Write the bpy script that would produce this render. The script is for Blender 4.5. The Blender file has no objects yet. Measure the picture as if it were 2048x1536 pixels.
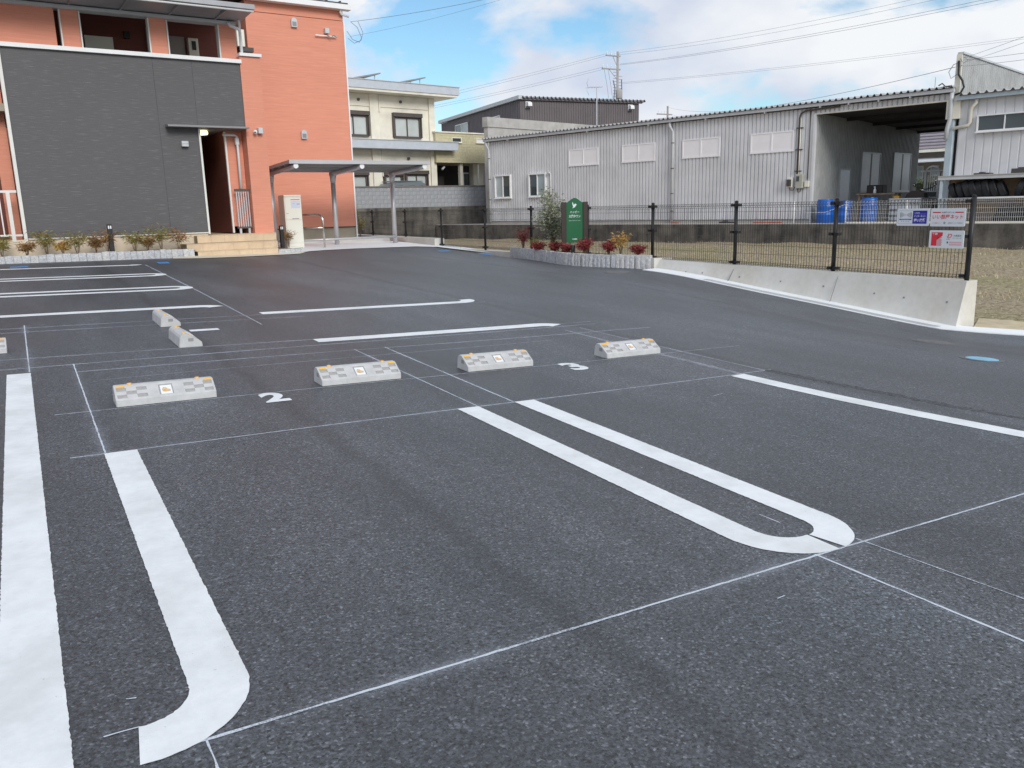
import bpy, math, random
import numpy as np
from mathutils import Vector, Matrix

random.seed(7)
rng = np.random.default_rng(7)
SC = bpy.context.scene
COL = SC.collection
R = math.radians

# ------------------------------------------------------------------ camera
EYE = 1.2669
cam_d = bpy.data.cameras.new('camera')
cam = bpy.data.objects.new('camera', cam_d)
COL.objects.link(cam)
SC.camera = cam
cam_d.sensor_width = 36.0
cam_d.lens = 1620.75 / 2048 * 36.0
cam_d.clip_start = 0.05
cam_d.clip_end = 3000
_yaw, _pitch, _roll = 0.53618, 0.21572, 0.02479
fwd = Vector((math.sin(_yaw) * math.cos(_pitch), math.cos(_yaw) * math.cos(_pitch), -math.sin(_pitch)))
r0 = Vector((math.cos(_yaw), -math.sin(_yaw), 0))
d0 = fwd.cross(r0)
rt = math.cos(_roll) * r0 + math.sin(_roll) * d0
dn = -math.sin(_roll) * r0 + math.cos(_roll) * d0
M = Matrix((rt, -dn, -fwd)).transposed().to_4x4()
M.translation = (0, 0, EYE)
cam.matrix_world = M

# ------------------------------------------------------------------ world: sky with broken cloud
SUN_EL, SUN_AZ = R(27), R(184)          # azimuth clockwise from +Y: the light comes from behind the camera
w = bpy.data.worlds.new('World')
SC.world = w
w.use_nodes = True
nt = w.node_tree
nt.nodes.clear()
N, L = nt.nodes.new, nt.links.new


def wn(t, **kw):
    n = nt.nodes.new(t)
    for k, v in kw.items():
        if k.startswith('i_'):
            n.inputs[int(k[2:])].default_value = v
        else:
            setattr(n, k, v)
    return n


out = wn('ShaderNodeOutputWorld')
bg = wn('ShaderNodeBackground')
bg.inputs['Strength'].default_value = 0.10
sky = wn('ShaderNodeTexSky', sky_type='NISHITA', sun_disc=False, sun_elevation=SUN_EL, sun_rotation=SUN_AZ)
sky.air_density = 1.0
sky.dust_density = 0.6
sky.ozone_density = 1.5
tc = wn('ShaderNodeTexCoord')
CLOUD_SHIFT = (17.43, 12.201, 5.229)
mp = wn('ShaderNodeMapping')
mp.inputs['Location'].default_value = CLOUD_SHIFT
mp.inputs['Scale'].default_value = (1.0, 1.0, 1.9)
L(tc.outputs['Generated'], mp.inputs[0])
n1 = wn('ShaderNodeTexNoise')
n1.inputs['Scale'].default_value = 4.0
n1.inputs['Detail'].default_value = 9
n1.inputs['Roughness'].default_value = 0.54
n1.inputs['Distortion'].default_value = 0.1
L(mp.outputs[0], n1.inputs['Vector'])
cr = wn('ShaderNodeValToRGB')
cr.color_ramp.elements[0].position = 0.385
cr.color_ramp.elements[0].color = (0, 0, 0, 1)
cr.color_ramp.elements[1].position = 0.475
cr.color_ramp.elements[1].color = (1, 1, 1, 1)
L(n1.outputs['Fac'], cr.inputs[0])
n2 = wn('ShaderNodeTexNoise')
n2.inputs['Scale'].default_value = 4.2
n2.inputs['Detail'].default_value = 5
n2.inputs['Roughness'].default_value = 0.5
mp2 = wn('ShaderNodeMapping')
mp2.inputs['Location'].default_value = (9.0, 2.0, 0.0)
mp2.inputs['Scale'].default_value = (1.0, 1.0, 1.9)
L(tc.outputs['Generated'], mp2.inputs[0]); L(mp2.outputs[0], n2.inputs['Vector'])
cr2 = wn('ShaderNodeValToRGB')
cr2.color_ramp.elements[0].position = 0.36
cr2.color_ramp.elements[0].color = (4.3, 4.75, 5.7, 1)
cr2.color_ramp.elements[1].position = 0.60
cr2.color_ramp.elements[1].color = (6.25, 6.4, 6.6, 1)
L(n2.outputs['Fac'], cr2.inputs[0])
bst = wn('ShaderNodeMix', data_type='RGBA', blend_type='MULTIPLY')
bst.inputs[0].default_value = 1.0
bst.inputs[7].default_value = (0.74, 0.93, 0.98, 1)
L(sky.outputs[0], bst.inputs[6])
mx = wn('ShaderNodeMix', data_type='RGBA')
L(cr.outputs[0], mx.inputs[0]); L(bst.outputs[2], mx.inputs[6]); L(cr2.outputs[0], mx.inputs[7])
L(mx.outputs[2], bg.inputs['Color'])
L(bg.outputs[0], out.inputs[0])

# ------------------------------------------------------------------ sun (veiled by thin cloud)
sd = bpy.data.lights.new('sun', 'SUN')
sd.energy = 1.45
sd.angle = R(22)
sd.color = (1.0, 0.96, 0.90)
sun = bpy.data.objects.new('sun', sd)
COL.objects.link(sun)
sv = Vector((math.sin(SUN_AZ) * math.cos(SUN_EL), math.cos(SUN_AZ) * math.cos(SUN_EL), math.sin(SUN_EL)))
sun.rotation_euler = sv.to_track_quat('Z', 'Y').to_euler()
sun.location = sv * 60

vs = SC.view_settings
vs.view_transform = 'Standard'
vs.look = 'None'
vs.exposure = 0.55
vs.gamma = 1.0
vs.use_curve_mapping = False


# ================================================================== materials
def lin(c):
    return tuple(((x / 255) / 12.92 if x / 255 <= 0.04045 else ((x / 255 + 0.055) / 1.055) ** 2.4) for x in c)


class NT:
    def __init__(s, name):
        s.m = bpy.data.materials.new(name)
        s.m.use_nodes = True
        s.t = s.m.node_tree
        s.b = s.t.nodes['Principled BSDF']
        s.tc = s.t.nodes.new('ShaderNodeTexCoord')

    def n(s, t, **kw):
        n = s.t.nodes.new(t)
        for k, v in kw.items():
            setattr(n, k, v)
        return n

    def l(s, a, b):
        s.t.links.new(a, b)

    def coord(s, scale=(1, 1, 1), rot=(0, 0, 0), obj=True):
        m = s.n('ShaderNodeMapping')
        m.inputs['Scale'].default_value = scale
        m.inputs['Rotation'].default_value = rot
        if obj == 'world':
            g = s.n('ShaderNodeNewGeometry')
            s.l(g.outputs['Position'], m.inputs[0])
        else:
            s.l(s.tc.outputs['Object'], m.inputs[0])
        return m.outputs[0]

    def noise(s, vec, scale, detail=4, rough=0.55, dist=0.0):
        n = s.n('ShaderNodeTexNoise')
        n.inputs['Scale'].default_value = scale
        n.inputs['Detail'].default_value = detail
        n.inputs['Roughness'].default_value = rough
        n.inputs['Distortion'].default_value = dist
        s.l(vec, n.inputs['Vector'])
        return n.outputs['Fac']

    def ramp(s, fac, stops):
        r = s.n('ShaderNodeValToRGB')
        e = r.color_ramp.elements
        while len(e) < len(stops):
            e.new(0.5)
        for i, (p, c) in enumerate(stops):
            e[i].position = p
            e[i].color = c if len(c) == 4 else (*c, 1)
        s.l(fac, r.inputs[0])
        return r.outputs[0]

    def mix(s, fac, a, b, mode='MIX'):
        m = s.n('ShaderNodeMix', data_type='RGBA', blend_type=mode)
        for i, v in ((0, fac), (6, a), (7, b)):
            if hasattr(v, 'is_linked'):
                s.l(v, m.inputs[i])
            else:
                m.inputs[i].default_value = v if i == 0 else (*v[:3], 1)
        return m.outputs[2]

    def bump(s, h, strength, dist=0.01):
        b = s.n('ShaderNodeBump')
        b.inputs['Strength'].default_value = strength
        b.inputs['Distance'].default_value = dist
        s.l(h, b.inputs['Height'])
        s.l(b.outputs[0], s.b.inputs['Normal'])

    def done(s, col=None, rough=None, metal=0.0, spec=0.5):
        if col is not None:
            if hasattr(col, 'is_linked'):
                s.l(col, s.b.inputs['Base Color'])
            else:
                s.b.inputs['Base Color'].default_value = (*col[:3], 1)
        if rough is not None:
            if hasattr(rough, 'is_linked'):
                s.l(rough, s.b.inputs['Roughness'])
            else:
                s.b.inputs['Roughness'].default_value = rough
        s.b.inputs['Metallic'].default_value = metal
        s.b.inputs['Specular IOR Level'].default_value = spec
        return s.m


def sc3(c, k):
    return tuple(max(0, min(1, x * k)) for x in c)


def plain(name, col, rough=0.6, metal=0.0, var=0.10, scale=3.0, spec=0.5, stretch=(1, 1, 1), bump=0.0, bscale=60):
    """painted or moulded surface: base colour with soft uneven wear"""
    t = NT(name)
    v = t.coord(stretch)
    f = t.noise(v, scale, 5, 0.6)
    c = t.ramp(f, [(0.30, sc3(col, 1 - var)), (0.70, sc3(col, 1 + var))])
    if bump:
        t.bump(t.noise(t.coord(), bscale, 3), bump, 0.004)
    return t.done(c, rough, metal, spec)


def streaked(name, col, dirt, rough=0.8, amount=0.6, vs_=0.25, hs=3.0, fine=30, bump=0.25, gc=1.0):
    """concrete or block with vertical run-off stains"""
    t = NT(name)
    a = t.noise(t.coord((hs, hs, vs_)), 1.0, 5, 0.65)
    b = t.noise(t.coord(), 1.3, 4, 0.6)
    k = t.mix(0.5, a, b)
    f = t.ramp(k, [(0.40, (0, 0, 0)), (0.62, (1, 1, 1))])
    g = t.noise(t.coord(), fine, 4, 0.6)
    base = t.ramp(g, [(0.25, sc3(col, 1 - 0.16 * gc)), (0.75, sc3(col, 1 + 0.12 * gc))])
    dirty = t.ramp(g, [(0.25, sc3(dirt, 1 - 0.3 * gc)), (0.75, sc3(dirt, 1 + 0.3 * gc))])
    am = t.n('ShaderNodeMath', operation='MULTIPLY')
    t.l(f, am.inputs[0])
    am.inputs[1].default_value = amount
    c = t.mix(am.outputs[0], base, dirty)
    t.bump(g, bump, 0.006)
    return t.done(c, rough)


def siding(name, col, light, hs=1.2, vsc=26, rough=0.75, bump=0.35):
    """fibre-cement siding with fine horizontal striations"""
    t = NT(name)
    a = t.noise(t.coord((hs, hs, vsc)), 2.2, 6, 0.65)
    b = t.noise(t.coord(), 0.7, 3, 0.5)
    c = t.ramp(a, [(0.30, sc3(col, 0.86)), (0.56, col), (0.74, light)])
    c = t.mix(0.35, c, t.ramp(b, [(0.3, sc3(col, 0.92)), (0.7, sc3(col, 1.08))]))
    t.bump(a, bump, 0.008)
    return t.done(c, rough, 0, 0.35)


def make_asphalt():
    t = NT('asphalt')
    wv = t.coord(obj='world')
    # aggregate: crushed stones of different greys, dark gaps between them
    vo = t.n('ShaderNodeTexVoronoi')
    vo.inputs['Scale'].default_value = 140
    t.l(wv, vo.inputs['Vector'])
    g1 = t.noise(wv, 84, 5, 0.72)
    g3 = t.noise(wv, 26, 5, 0.7)
    big = t.noise(t.coord((1, 0.35, 1), (0, 0, R(20)), 'world'), 0.55, 5, 0.55, 0.4)
    med = t.noise(t.coord((1, 0.22, 1), (0, 0, R(4)), 'world'), 2.4, 5, 0.6)
    tint = t.noise(wv, 0.5, 4, 0.55)
    sepc = t.n('ShaderNodeSeparateColor')
    t.l(vo.outputs['Color'], sepc.inputs[0])
    c = t.ramp(sepc.outputs[0], [(0.0, (0.030, 0.0325, 0.037)), (0.5, (0.060, 0.065, 0.074)), (0.90, (0.096, 0.103, 0.116)), (1.0, (0.20, 0.21, 0.23))])
    c = t.mix(1.0, c, t.ramp(g1, [(0.385, (0.02, 0.02, 0.023)), (0.45, (0.82, 0.82, 0.82)), (0.62, (1.25, 1.25, 1.25))]), 'MULTIPLY')
    c = t.mix(1.0, c, t.ramp(g3, [(0.34, (0.82, 0.82, 0.83)), (0.50, (1.0, 1.0, 1.0)), (0.66, (1.15, 1.15, 1.15))]), 'MULTIPLY')
    c = t.mix(1.0, c, t.ramp(big, [(0.34, (0.58, 0.58, 0.60)), (0.50, (0.96, 0.96, 0.97)), (0.66, (1.36, 1.36, 1.36))]), 'MULTIPLY')
    c = t.mix(0.8, c, t.ramp(med, [(0.35, (0.76, 0.76, 0.78)), (0.62, (1.16, 1.16, 1.16))]), 'MULTIPLY')
    c = t.mix(0.7, c, t.ramp(tint, [(0.36, (1.05, 0.99, 1.0)), (0.64, (0.92, 1.01, 1.05))]), 'MULTIPLY')
    # longitudinal paving joints, a little darker and coarser
    sx = t.n('ShaderNodeSeparateXYZ')
    t.l(wv, sx.inputs[0])
    wob = t.n('ShaderNodeMath', operation='MULTIPLY_ADD')
    t.l(t.noise(t.coord((0.2, 1, 1), (0, 0, 0), 'world'), 1.2, 4, 0.6), wob.inputs[0])
    wob.inputs[1].default_value = 0.22
    t.l(sx.outputs[0], wob.inputs[2])
    for x0, wd, dk in ((1.44, 0.075, 0.62), (5.20, 0.11, 0.60), (-2.3, 0.08, 0.65), (8.4, 0.10, 0.7)):
        d = t.n('ShaderNodeMath', operation='SUBTRACT')
        t.l(wob.outputs[0], d.inputs[0])
        d.inputs[1].default_value = x0
        a = t.n('ShaderNodeMath', operation='ABSOLUTE')
        t.l(d.outputs[0], a.inputs[0])
        c = t.mix(1.0, c, t.ramp(a.outputs[0], [(0.0, (dk,) * 3), (wd * 0.5, (dk + 0.12,) * 3), (wd, (1, 1, 1))]), 'MULTIPLY')
    # pale mineral specks
    sp = t.n('ShaderNodeTexVoronoi')
    sp.inputs['Scale'].default_value = 5.5
    t.l(wv, sp.inputs['Vector'])
    spm = t.ramp(sp.outputs['Distance'], [(0.016, (1, 1, 1)), (0.026, (0, 0, 0))])
    c = t.mix(spm, c, (0.60, 0.60, 0.60))
    h = t.n('ShaderNodeMath', operation='ADD')
    t.l(g1, h.inputs[0])
    h2 = t.n('ShaderNodeMath', operation='MULTIPLY')
    t.l(vo.outputs['Distance'], h2.inputs[0])
    h2.inputs[1].default_value = -0.7
    t.l(h2.outputs[0], h.inputs[1])
    t.bump(h.outputs[0], 0.5, 0.005)
    rgh = t.ramp(big, [(0.3, (0.46,) * 3), (0.7, (0.56,) * 3)])
    return t.done(c, rgh, 0, 0.85)


def make_paint():
    t = NT('road_paint')
    wv = t.coord(obj='world')
    a = t.noise(wv, 3.5, 5, 0.6)
    g = t.noise(wv, 120, 3, 0.6)
    pit = t.ramp(t.noise(wv, 45, 4, 0.7), [(0.24, (0.48, 0.49, 0.50)), (0.33, (0.80, 0.825, 0.85))])
    c = t.mix(1.0, pit, t.ramp(a, [(0.36, (0.86, 0.86, 0.845)), (0.58, (1.0, 1.0, 1.0))]), 'MULTIPLY')
    c = t.mix(0.3, c, t.ramp(t.noise(wv, 18, 5, 0.7), [(0.36, (0.84, 0.845, 0.85)), (0.6, (1.03, 1.03, 1.03))]), 'MULTIPLY')
    t.bump(t.noise(wv, 150, 4, 0.66), 0.3, 0.003)
    return t.done(c, 0.62, 0, 0.4)


def make_chalk():
    t = NT('chalk')
    wv = t.coord(obj='world')
    a = t.noise(wv, 160, 3, 0.7)
    b = t.noise(wv, 2.0, 3, 0.6)
    m = t.mix(0.45, a, b)
    c = t.ramp(m, [(0.33, (0.10, 0.108, 0.125)), (0.50, (0.58, 0.63, 0.70))])
    return t.done(c, 0.9, 0, 0.2)


def make_field():
    t = NT('dry_field')
    wv = t.coord(obj='world')
    a = t.noise(t.coord((1, 0.5, 1), (0, 0, R(14)), 'world'), 0.35, 4, 0.6)
    f = t.noise(wv, 14, 5, 0.7)
    f2 = t.noise(wv, 55, 3, 0.7)
    c1 = t.ramp(f, [(0.30, (0.13, 0.105, 0.075)), (0.48, (0.36, 0.295, 0.205)), (0.68, (0.52, 0.45, 0.33))])
    c2 = t.ramp(f, [(0.30, (0.11, 0.105, 0.055)), (0.48, (0.30, 0.275, 0.155)), (0.68, (0.47, 0.425, 0.27))])
    c = t.mix(t.ramp(a, [(0.47, (0, 0, 0)), (0.66, (1, 1, 1))]), c1, c2)
    c = t.mix(0.5, c, t.ramp(f2, [(0.3, (0.6, 0.6, 0.6)), (0.7, (1.3, 1.3, 1.3))]), 'MULTIPLY')
    t.bump(f, 0.9, 0.05)
    return t.done(c, 0.95, 0, 0.1)


def leafmat(name, cols, rough=0.55):
    t = NT(name)
    g = t.n('ShaderNodeNewGeometry')
    c = t.ramp(g.outputs['Random Per Island'], [(i / (len(cols) - 1), x) for i, x in enumerate(cols)])
    t.b.inputs['Subsurface Weight'].default_value = 0.0
    return t.done(c, rough, 0, 0.3)


def glassmat(name, col, rough=0.06):
    t = NT(name)
    f = t.noise(t.coord(), 0.8, 2)
    c = t.ramp(f, [(0.3, sc3(col, 0.85)), (0.7, sc3(col, 1.15))])
    return t.done(c, rough, 0, 0.7)


def make_dust():
    t = NT('chalk_dust')
    at = t.n('ShaderNodeAttribute')
    at.attribute_name = 'fade'
    wv = t.coord(obj='world')
    f = t.ramp(t.noise(wv, 1.7, 4, 0.6), [(0.40, (0, 0, 0)), (0.68, (0.34, 0.34, 0.34))])
    g = t.ramp(t.noise(wv, 90, 3, 0.7), [(0.36, (0.2, 0.2, 0.2)), (0.6, (1, 1, 1))])
    p = t.n('ShaderNodeMath', operation='POWER')
    t.l(at.outputs['Fac'], p.inputs[0])
    p.inputs[1].default_value = 2.0
    a = t.mix(1.0, t.mix(1.0, f, g, 'MULTIPLY'), p.outputs[0], 'MULTIPLY')
    t.l(a, t.b.inputs['Alpha'])
    return t.done((0.60, 0.66, 0.76), 0.95, 0, 0.1)


DUST = make_dust()
ASPH = make_asphalt()
PAINT = make_paint()
CHALK = make_chalk()
FIELD = make_field()
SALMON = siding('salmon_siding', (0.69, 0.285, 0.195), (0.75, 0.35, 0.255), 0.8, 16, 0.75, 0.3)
SALMON_SHADE = siding('shaded_salmon_siding', (0.20, 0.070, 0.055), (0.25, 0.095, 0.075), 0.8, 16, 0.75, 0.3)  # salmon siding with the shade of the recessed walls put into its colour
DARKSID = siding('charcoal_siding', (0.104, 0.102, 0.108), (0.27, 0.265, 0.27), 1.6, 30, 0.6, 0.5)
WHITE = plain('white_paint', (0.78, 0.79, 0.80), 0.4, var=0.05)
WTRIM = plain('white_trim', (0.70, 0.69, 0.66), 0.45, var=0.06)
BEIGE = plain('beige_foundation', (0.68, 0.58, 0.45), 0.85, var=0.10, scale=2.0, bump=0.2)
GREYF = plain('grey_render', (0.36, 0.32, 0.25), 0.85, var=0.10, scale=2.0, bump=0.2)
TILE = plain('sand_tile', (0.62, 0.475, 0.32), 0.6, var=0.13, scale=4.0)
GROUT = plain('grout', (0.30, 0.24, 0.17), 0.9)
CREAMC = plain('pale_concrete', (0.66, 0.60, 0.48), 0.8, var=0.1, scale=3)
SLAB = plain('fresh_concrete', (0.82, 0.85, 0.87), 0.75, var=0.05, scale=2.0, bump=0.2)
SOIL = plain('soil', (0.23, 0.18, 0.125), 0.95, var=0.3, scale=12, bump=0.8, bscale=30)
ALU = plain('brushed_aluminium', (0.50, 0.50, 0.52), 0.42, 0.35, var=0.06)
STEEL = plain('stainless_steel', (0.62, 0.60, 0.56), 0.18, 1.0, var=0.04)
DKMETAL = plain('dark_metal', (0.06, 0.055, 0.055), 0.5, var=0.15)
GREYM = plain('grey_metal', (0.24, 0.24, 0.25), 0.5, 0.2, var=0.1)
SOFFIT = plain('grey_soffit', (0.33, 0.34, 0.36), 0.45, 0.3, var=0.08)
BLACK = plain('black_powder_coat', (0.012, 0.012, 0.013), 0.45, var=0.15)
RUBBER = plain('tyre_rubber', (0.016, 0.017, 0.020), 0.75, var=0.35, scale=8)
LOCKER = plain('ivory_steel', (0.74, 0.725, 0.645), 0.42, var=0.03)
BROWNM = plain('brown_shutter', (0.085, 0.070, 0.063), 0.5, var=0.12)
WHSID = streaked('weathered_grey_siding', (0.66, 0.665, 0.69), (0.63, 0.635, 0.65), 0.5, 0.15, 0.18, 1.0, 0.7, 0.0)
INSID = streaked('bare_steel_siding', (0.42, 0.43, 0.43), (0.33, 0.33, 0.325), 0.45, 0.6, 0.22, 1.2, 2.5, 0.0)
ROOFM = plain('grey_roof_sheet', (0.36, 0.35, 0.36), 0.6, var=0.18, scale=2)
LOUV = plain('louvre_panel', (0.84, 0.82, 0.845), 0.5, var=0.03)
FASC = plain('galvanised_gutter', (0.52, 0.54, 0.56), 0.45, 0.1, var=0.08)
CREAM = streaked('cream_render', (0.78, 0.75, 0.65), (0.71, 0.68, 0.58), 0.8, 0.4, 0.3, 1.0, 1.2, 0.0)
LBLUE = plain('pale_blue_fascia', (0.50, 0.54, 0.60), 0.5, var=0.07)
OCHRE = streaked('ochre_siding', (0.55, 0.51, 0.34), (0.47, 0.44, 0.29), 0.7, 0.4, 0.3, 1.2, 9, 0.06)
BROWNS = plain('dark_brown_siding', (0.115, 0.098, 0.105), 0.5, var=0.12, scale=1.0)
CONCW = streaked('old_concrete', (0.47, 0.46, 0.44), (0.38, 0.36, 0.33), 0.85, 0.6, 0.4, 1.0, 2, 0.0)
MOULD = streaked('blackened_concrete', (0.17, 0.155, 0.135), (0.030, 0.029, 0.028), 0.95, 0.96, 0.35, 2.2, 16, 0.5)
BLOCK = streaked('concrete_block', (0.36, 0.38, 0.41), (0.20, 0.21, 0.225), 0.92, 0.6, 0.4, 2.5, 25, 0.3)
NEWCON = streaked('cast_concrete', (0.68, 0.67, 0.64), (0.54, 0.51, 0.44), 0.85, 0.75, 0.7, 1.1, 14, 0.1, 0.3)
YARD = plain('yard_concrete', (0.38, 0.35, 0.30), 0.9, var=0.2, scale=0.8)
EARTH = plain('distant_earth', (0.20, 0.19, 0.15), 0.95, var=0.2, scale=0.05)
STOPR = plain('wheel_stop_rough', (0.36, 0.355, 0.355), 0.9, var=0.12, scale=40)
STOPC = plain('wheel_stop_concrete', (0.50, 0.505, 0.51), 0.8, var=0.10, scale=14, bump=0.25, bscale=160)
STOPD = plain('wheel_stop_recess', (0.27, 0.27, 0.27), 0.85, var=0.08, scale=20)
AMBER = plain('amber_reflector', (0.85, 0.46, 0.05), 0.25, var=0.08)
STICK = plain('sticker_tan', (0.62, 0.42, 0.22), 0.5, var=0.25, scale=60)
BLUEP = plain('blue_paint', (0.05, 0.26, 0.66), 0.6, var=0.15, scale=10)
BLUEC = plain('light_blue_cover', (0.22, 0.48, 0.64), 0.6, var=0.15, scale=8)
IRON = plain('cast_iron', (0.15, 0.15, 0.155), 0.7, 0.3, var=0.25, scale=20, bump=0.5)
GREEN = plain('sign_green', (0.008, 0.115, 0.042), 0.35, var=0.06)
DWOOD = plain('dark_brown_post', (0.035, 0.022, 0.018), 0.5, var=0.25, scale=12)
RED = plain('sign_red', (0.72, 0.03, 0.05), 0.45, var=0.03)
BLUE = plain('sign_blue', (0.018, 0.018, 0.36), 0.45, var=0.03)
PALE = plain('sign_white', (0.74, 0.77, 0.80), 0.35, var=0.02)
INK = plain('sign_ink', (0.05, 0.05, 0.06), 0.6, var=0.02)
DRUM = plain('blue_drum', (0.012, 0.12, 0.50), 0.4, var=0.15, scale=4)
GLASSD = glassmat('dark_glass', (0.045, 0.06, 0.065))
GLASSL = glassmat('frosted_glass', (0.42, 0.47, 0.49), 0.3)
GLASSP = glassmat('pale_glass', (0.30, 0.36, 0.38), 0.15)
CURT = glassmat('curtained_glass', (0.50, 0.54, 0.53), 0.18)
DOORM = plain('grey_door', (0.30, 0.28, 0.27), 0.5, var=0.05)
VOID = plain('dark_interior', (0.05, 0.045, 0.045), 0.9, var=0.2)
CARP = plain('grey_car_paint', (0.22, 0.26, 0.28), 0.3, 0.3, var=0.03)
CARB = plain('black_car_paint', (0.012, 0.014, 0.016), 0.18, 0.2, var=0.03)
WOODM = plain('weathered_wood', (0.28, 0.20, 0.13), 0.8, var=0.25, scale=8)
WIREM = plain('cable_sheath', (0.17, 0.19, 0.22), 0.7, var=0.1)
POLEM = plain('pole_concrete', (0.36, 0.35, 0.34), 0.8, var=0.1, scale=1.5)
BLUESTEEL = plain('pale_blue_steel', (0.42, 0.50, 0.56), 0.5, 0.1, var=0.10, scale=3)
LTILE = plain('roof_tile', (0.30, 0.27, 0.30), 0.6, var=0.12)
HWALL = plain('taupe_wall', (0.28, 0.25, 0.21), 0.8, var=0.08)
BARK = plain('bark', (0.16, 0.11, 0.07), 0.9, var=0.3, scale=20)
ROPE = plain('white_rope', (0.7, 0.7, 0.68), 0.8)


def granite():
    t = NT('split_granite')
    oi = t.n('ShaderNodeObjectInfo')
    v = t.coord(obj='world')
    a = t.noise(v, 130, 4, 0.75)
    b = t.noise(v, 22, 4, 0.6)
    c = t.ramp(a, [(0.30, (0.30, 0.31, 0.33)), (0.5, (0.52, 0.53, 0.55)), (0.70, (0.74, 0.75, 0.76))])
    c = t.mix(0.7, c, t.ramp(b, [(0.35, (0.70, 0.71, 0.74)), (0.65, (1.12, 1.11, 1.10))]), 'MULTIPLY')
    c = t.mix(0.55, c, t.ramp(oi.outputs['Random'], [(0, (0.80, 0.82, 0.86)), (0.5, (1.0, 1.0, 1.0)), (1, (1.12, 1.07, 1.02))]), 'MULTIPLY')
    t.bump(b, 0.9, 0.02)
    return t.done(c, 0.85, 0, 0.3)


GRAN = granite()
emi = NT('lit_lamp')
emi.b.inputs['Emission Color'].default_value = (1, 0.86, 0.45, 1)
emi.b.inputs['Emission Strength'].default_value = 1.6
LAMP = emi.done((0.9, 0.85, 0.6), 0.4)
NAND_G = leafmat('nandina_green', [(0.10, 0.13, 0.03), (0.22, 0.24, 0.06), (0.35, 0.27, 0.07), (0.28, 0.12, 0.06)])
NAND_B = leafmat('nandina_bronze', [(0.16, 0.15, 0.05), (0.30, 0.16, 0.07), (0.38, 0.22, 0.08), (0.24, 0.09, 0.05)])
NAND_Y = leafmat('nandina_yellow', [(0.45, 0.33, 0.08), (0.60, 0.42, 0.12), (0.50, 0.22, 0.08), (0.30, 0.28, 0.08)])
NAND_R = leafmat('nandina_red', [(0.12, 0.012, 0.022), (0.28, 0.025, 0.045), (0.40, 0.06, 0.08), (0.16, 0.05, 0.03), (0.30, 0.10, 0.06)])
SHRUB = leafmat('grey_green_leaf', [(0.12, 0.15, 0.09), (0.26, 0.29, 0.20), (0.42, 0.44, 0.33), (0.17, 0.20, 0.10)])
SHRUBY = leafmat('yellow_green_leaf', [(0.14, 0.16, 0.04), (0.28, 0.28, 0.07), (0.40, 0.36, 0.10), (0.18, 0.17, 0.06)])
HEDGE = leafmat('hedge_leaf', [(0.04, 0.06, 0.02), (0.09, 0.12, 0.04), (0.15, 0.17, 0.06)])
GRASS = leafmat('dry_grass_blade', [(0.50, 0.41, 0.26), (0.64, 0.55, 0.37), (0.36, 0.35, 0.16), (0.44, 0.35, 0.22), (0.58, 0.49, 0.31)], 0.9)


# ================================================================== geometry helpers
class Frame:
    def __init__(s, o, deg):
        s.o = o
        s.a = R(deg)
        s.c, s.s_ = math.cos(s.a), math.sin(s.a)

    def w(s, x, y, z=0.0):
        return Vector((s.o[0] + s.c * x - s.s_ * y, s.o[1] + s.s_ * x + s.c * y, z))


FW = Frame((0, 0), 0)
FA = Frame((0, 0), 2.7)                    # apartment house
FG = Frame((24.3, 17.87), -76.2)           # warehouse and its yard: x along the front, y inwards
FC = Frame((18.337, 42.148), 9.0)          # cream house
FB = Frame((32.163, 52.0), -7.0)           # brown shed


def tag(o, label=None, cat=None, group=None, kind=None):
    if label: o['label'] = label
    if cat: o['category'] = cat
    if group: o['group'] = group
    if kind: o['kind'] = kind
    return o


BASE = {}


def thing(name, label, cat, frame=FW, base=(0, 0, 0), group=None):
    o = bpy.data.objects.new(name, None)
    o.empty_display_size = 0.2
    COL.objects.link(o)
    o.location = frame.w(*base)
    o.rotation_euler = (0, 0, frame.a)
    BASE[o.name] = Vector(base)
    return tag(o, label, cat, group)


def basis(p):
    while p is not None:
        if p.name in BASE:
            return BASE[p.name]
        p = p.parent
    return Vector((0, 0, 0))


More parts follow.
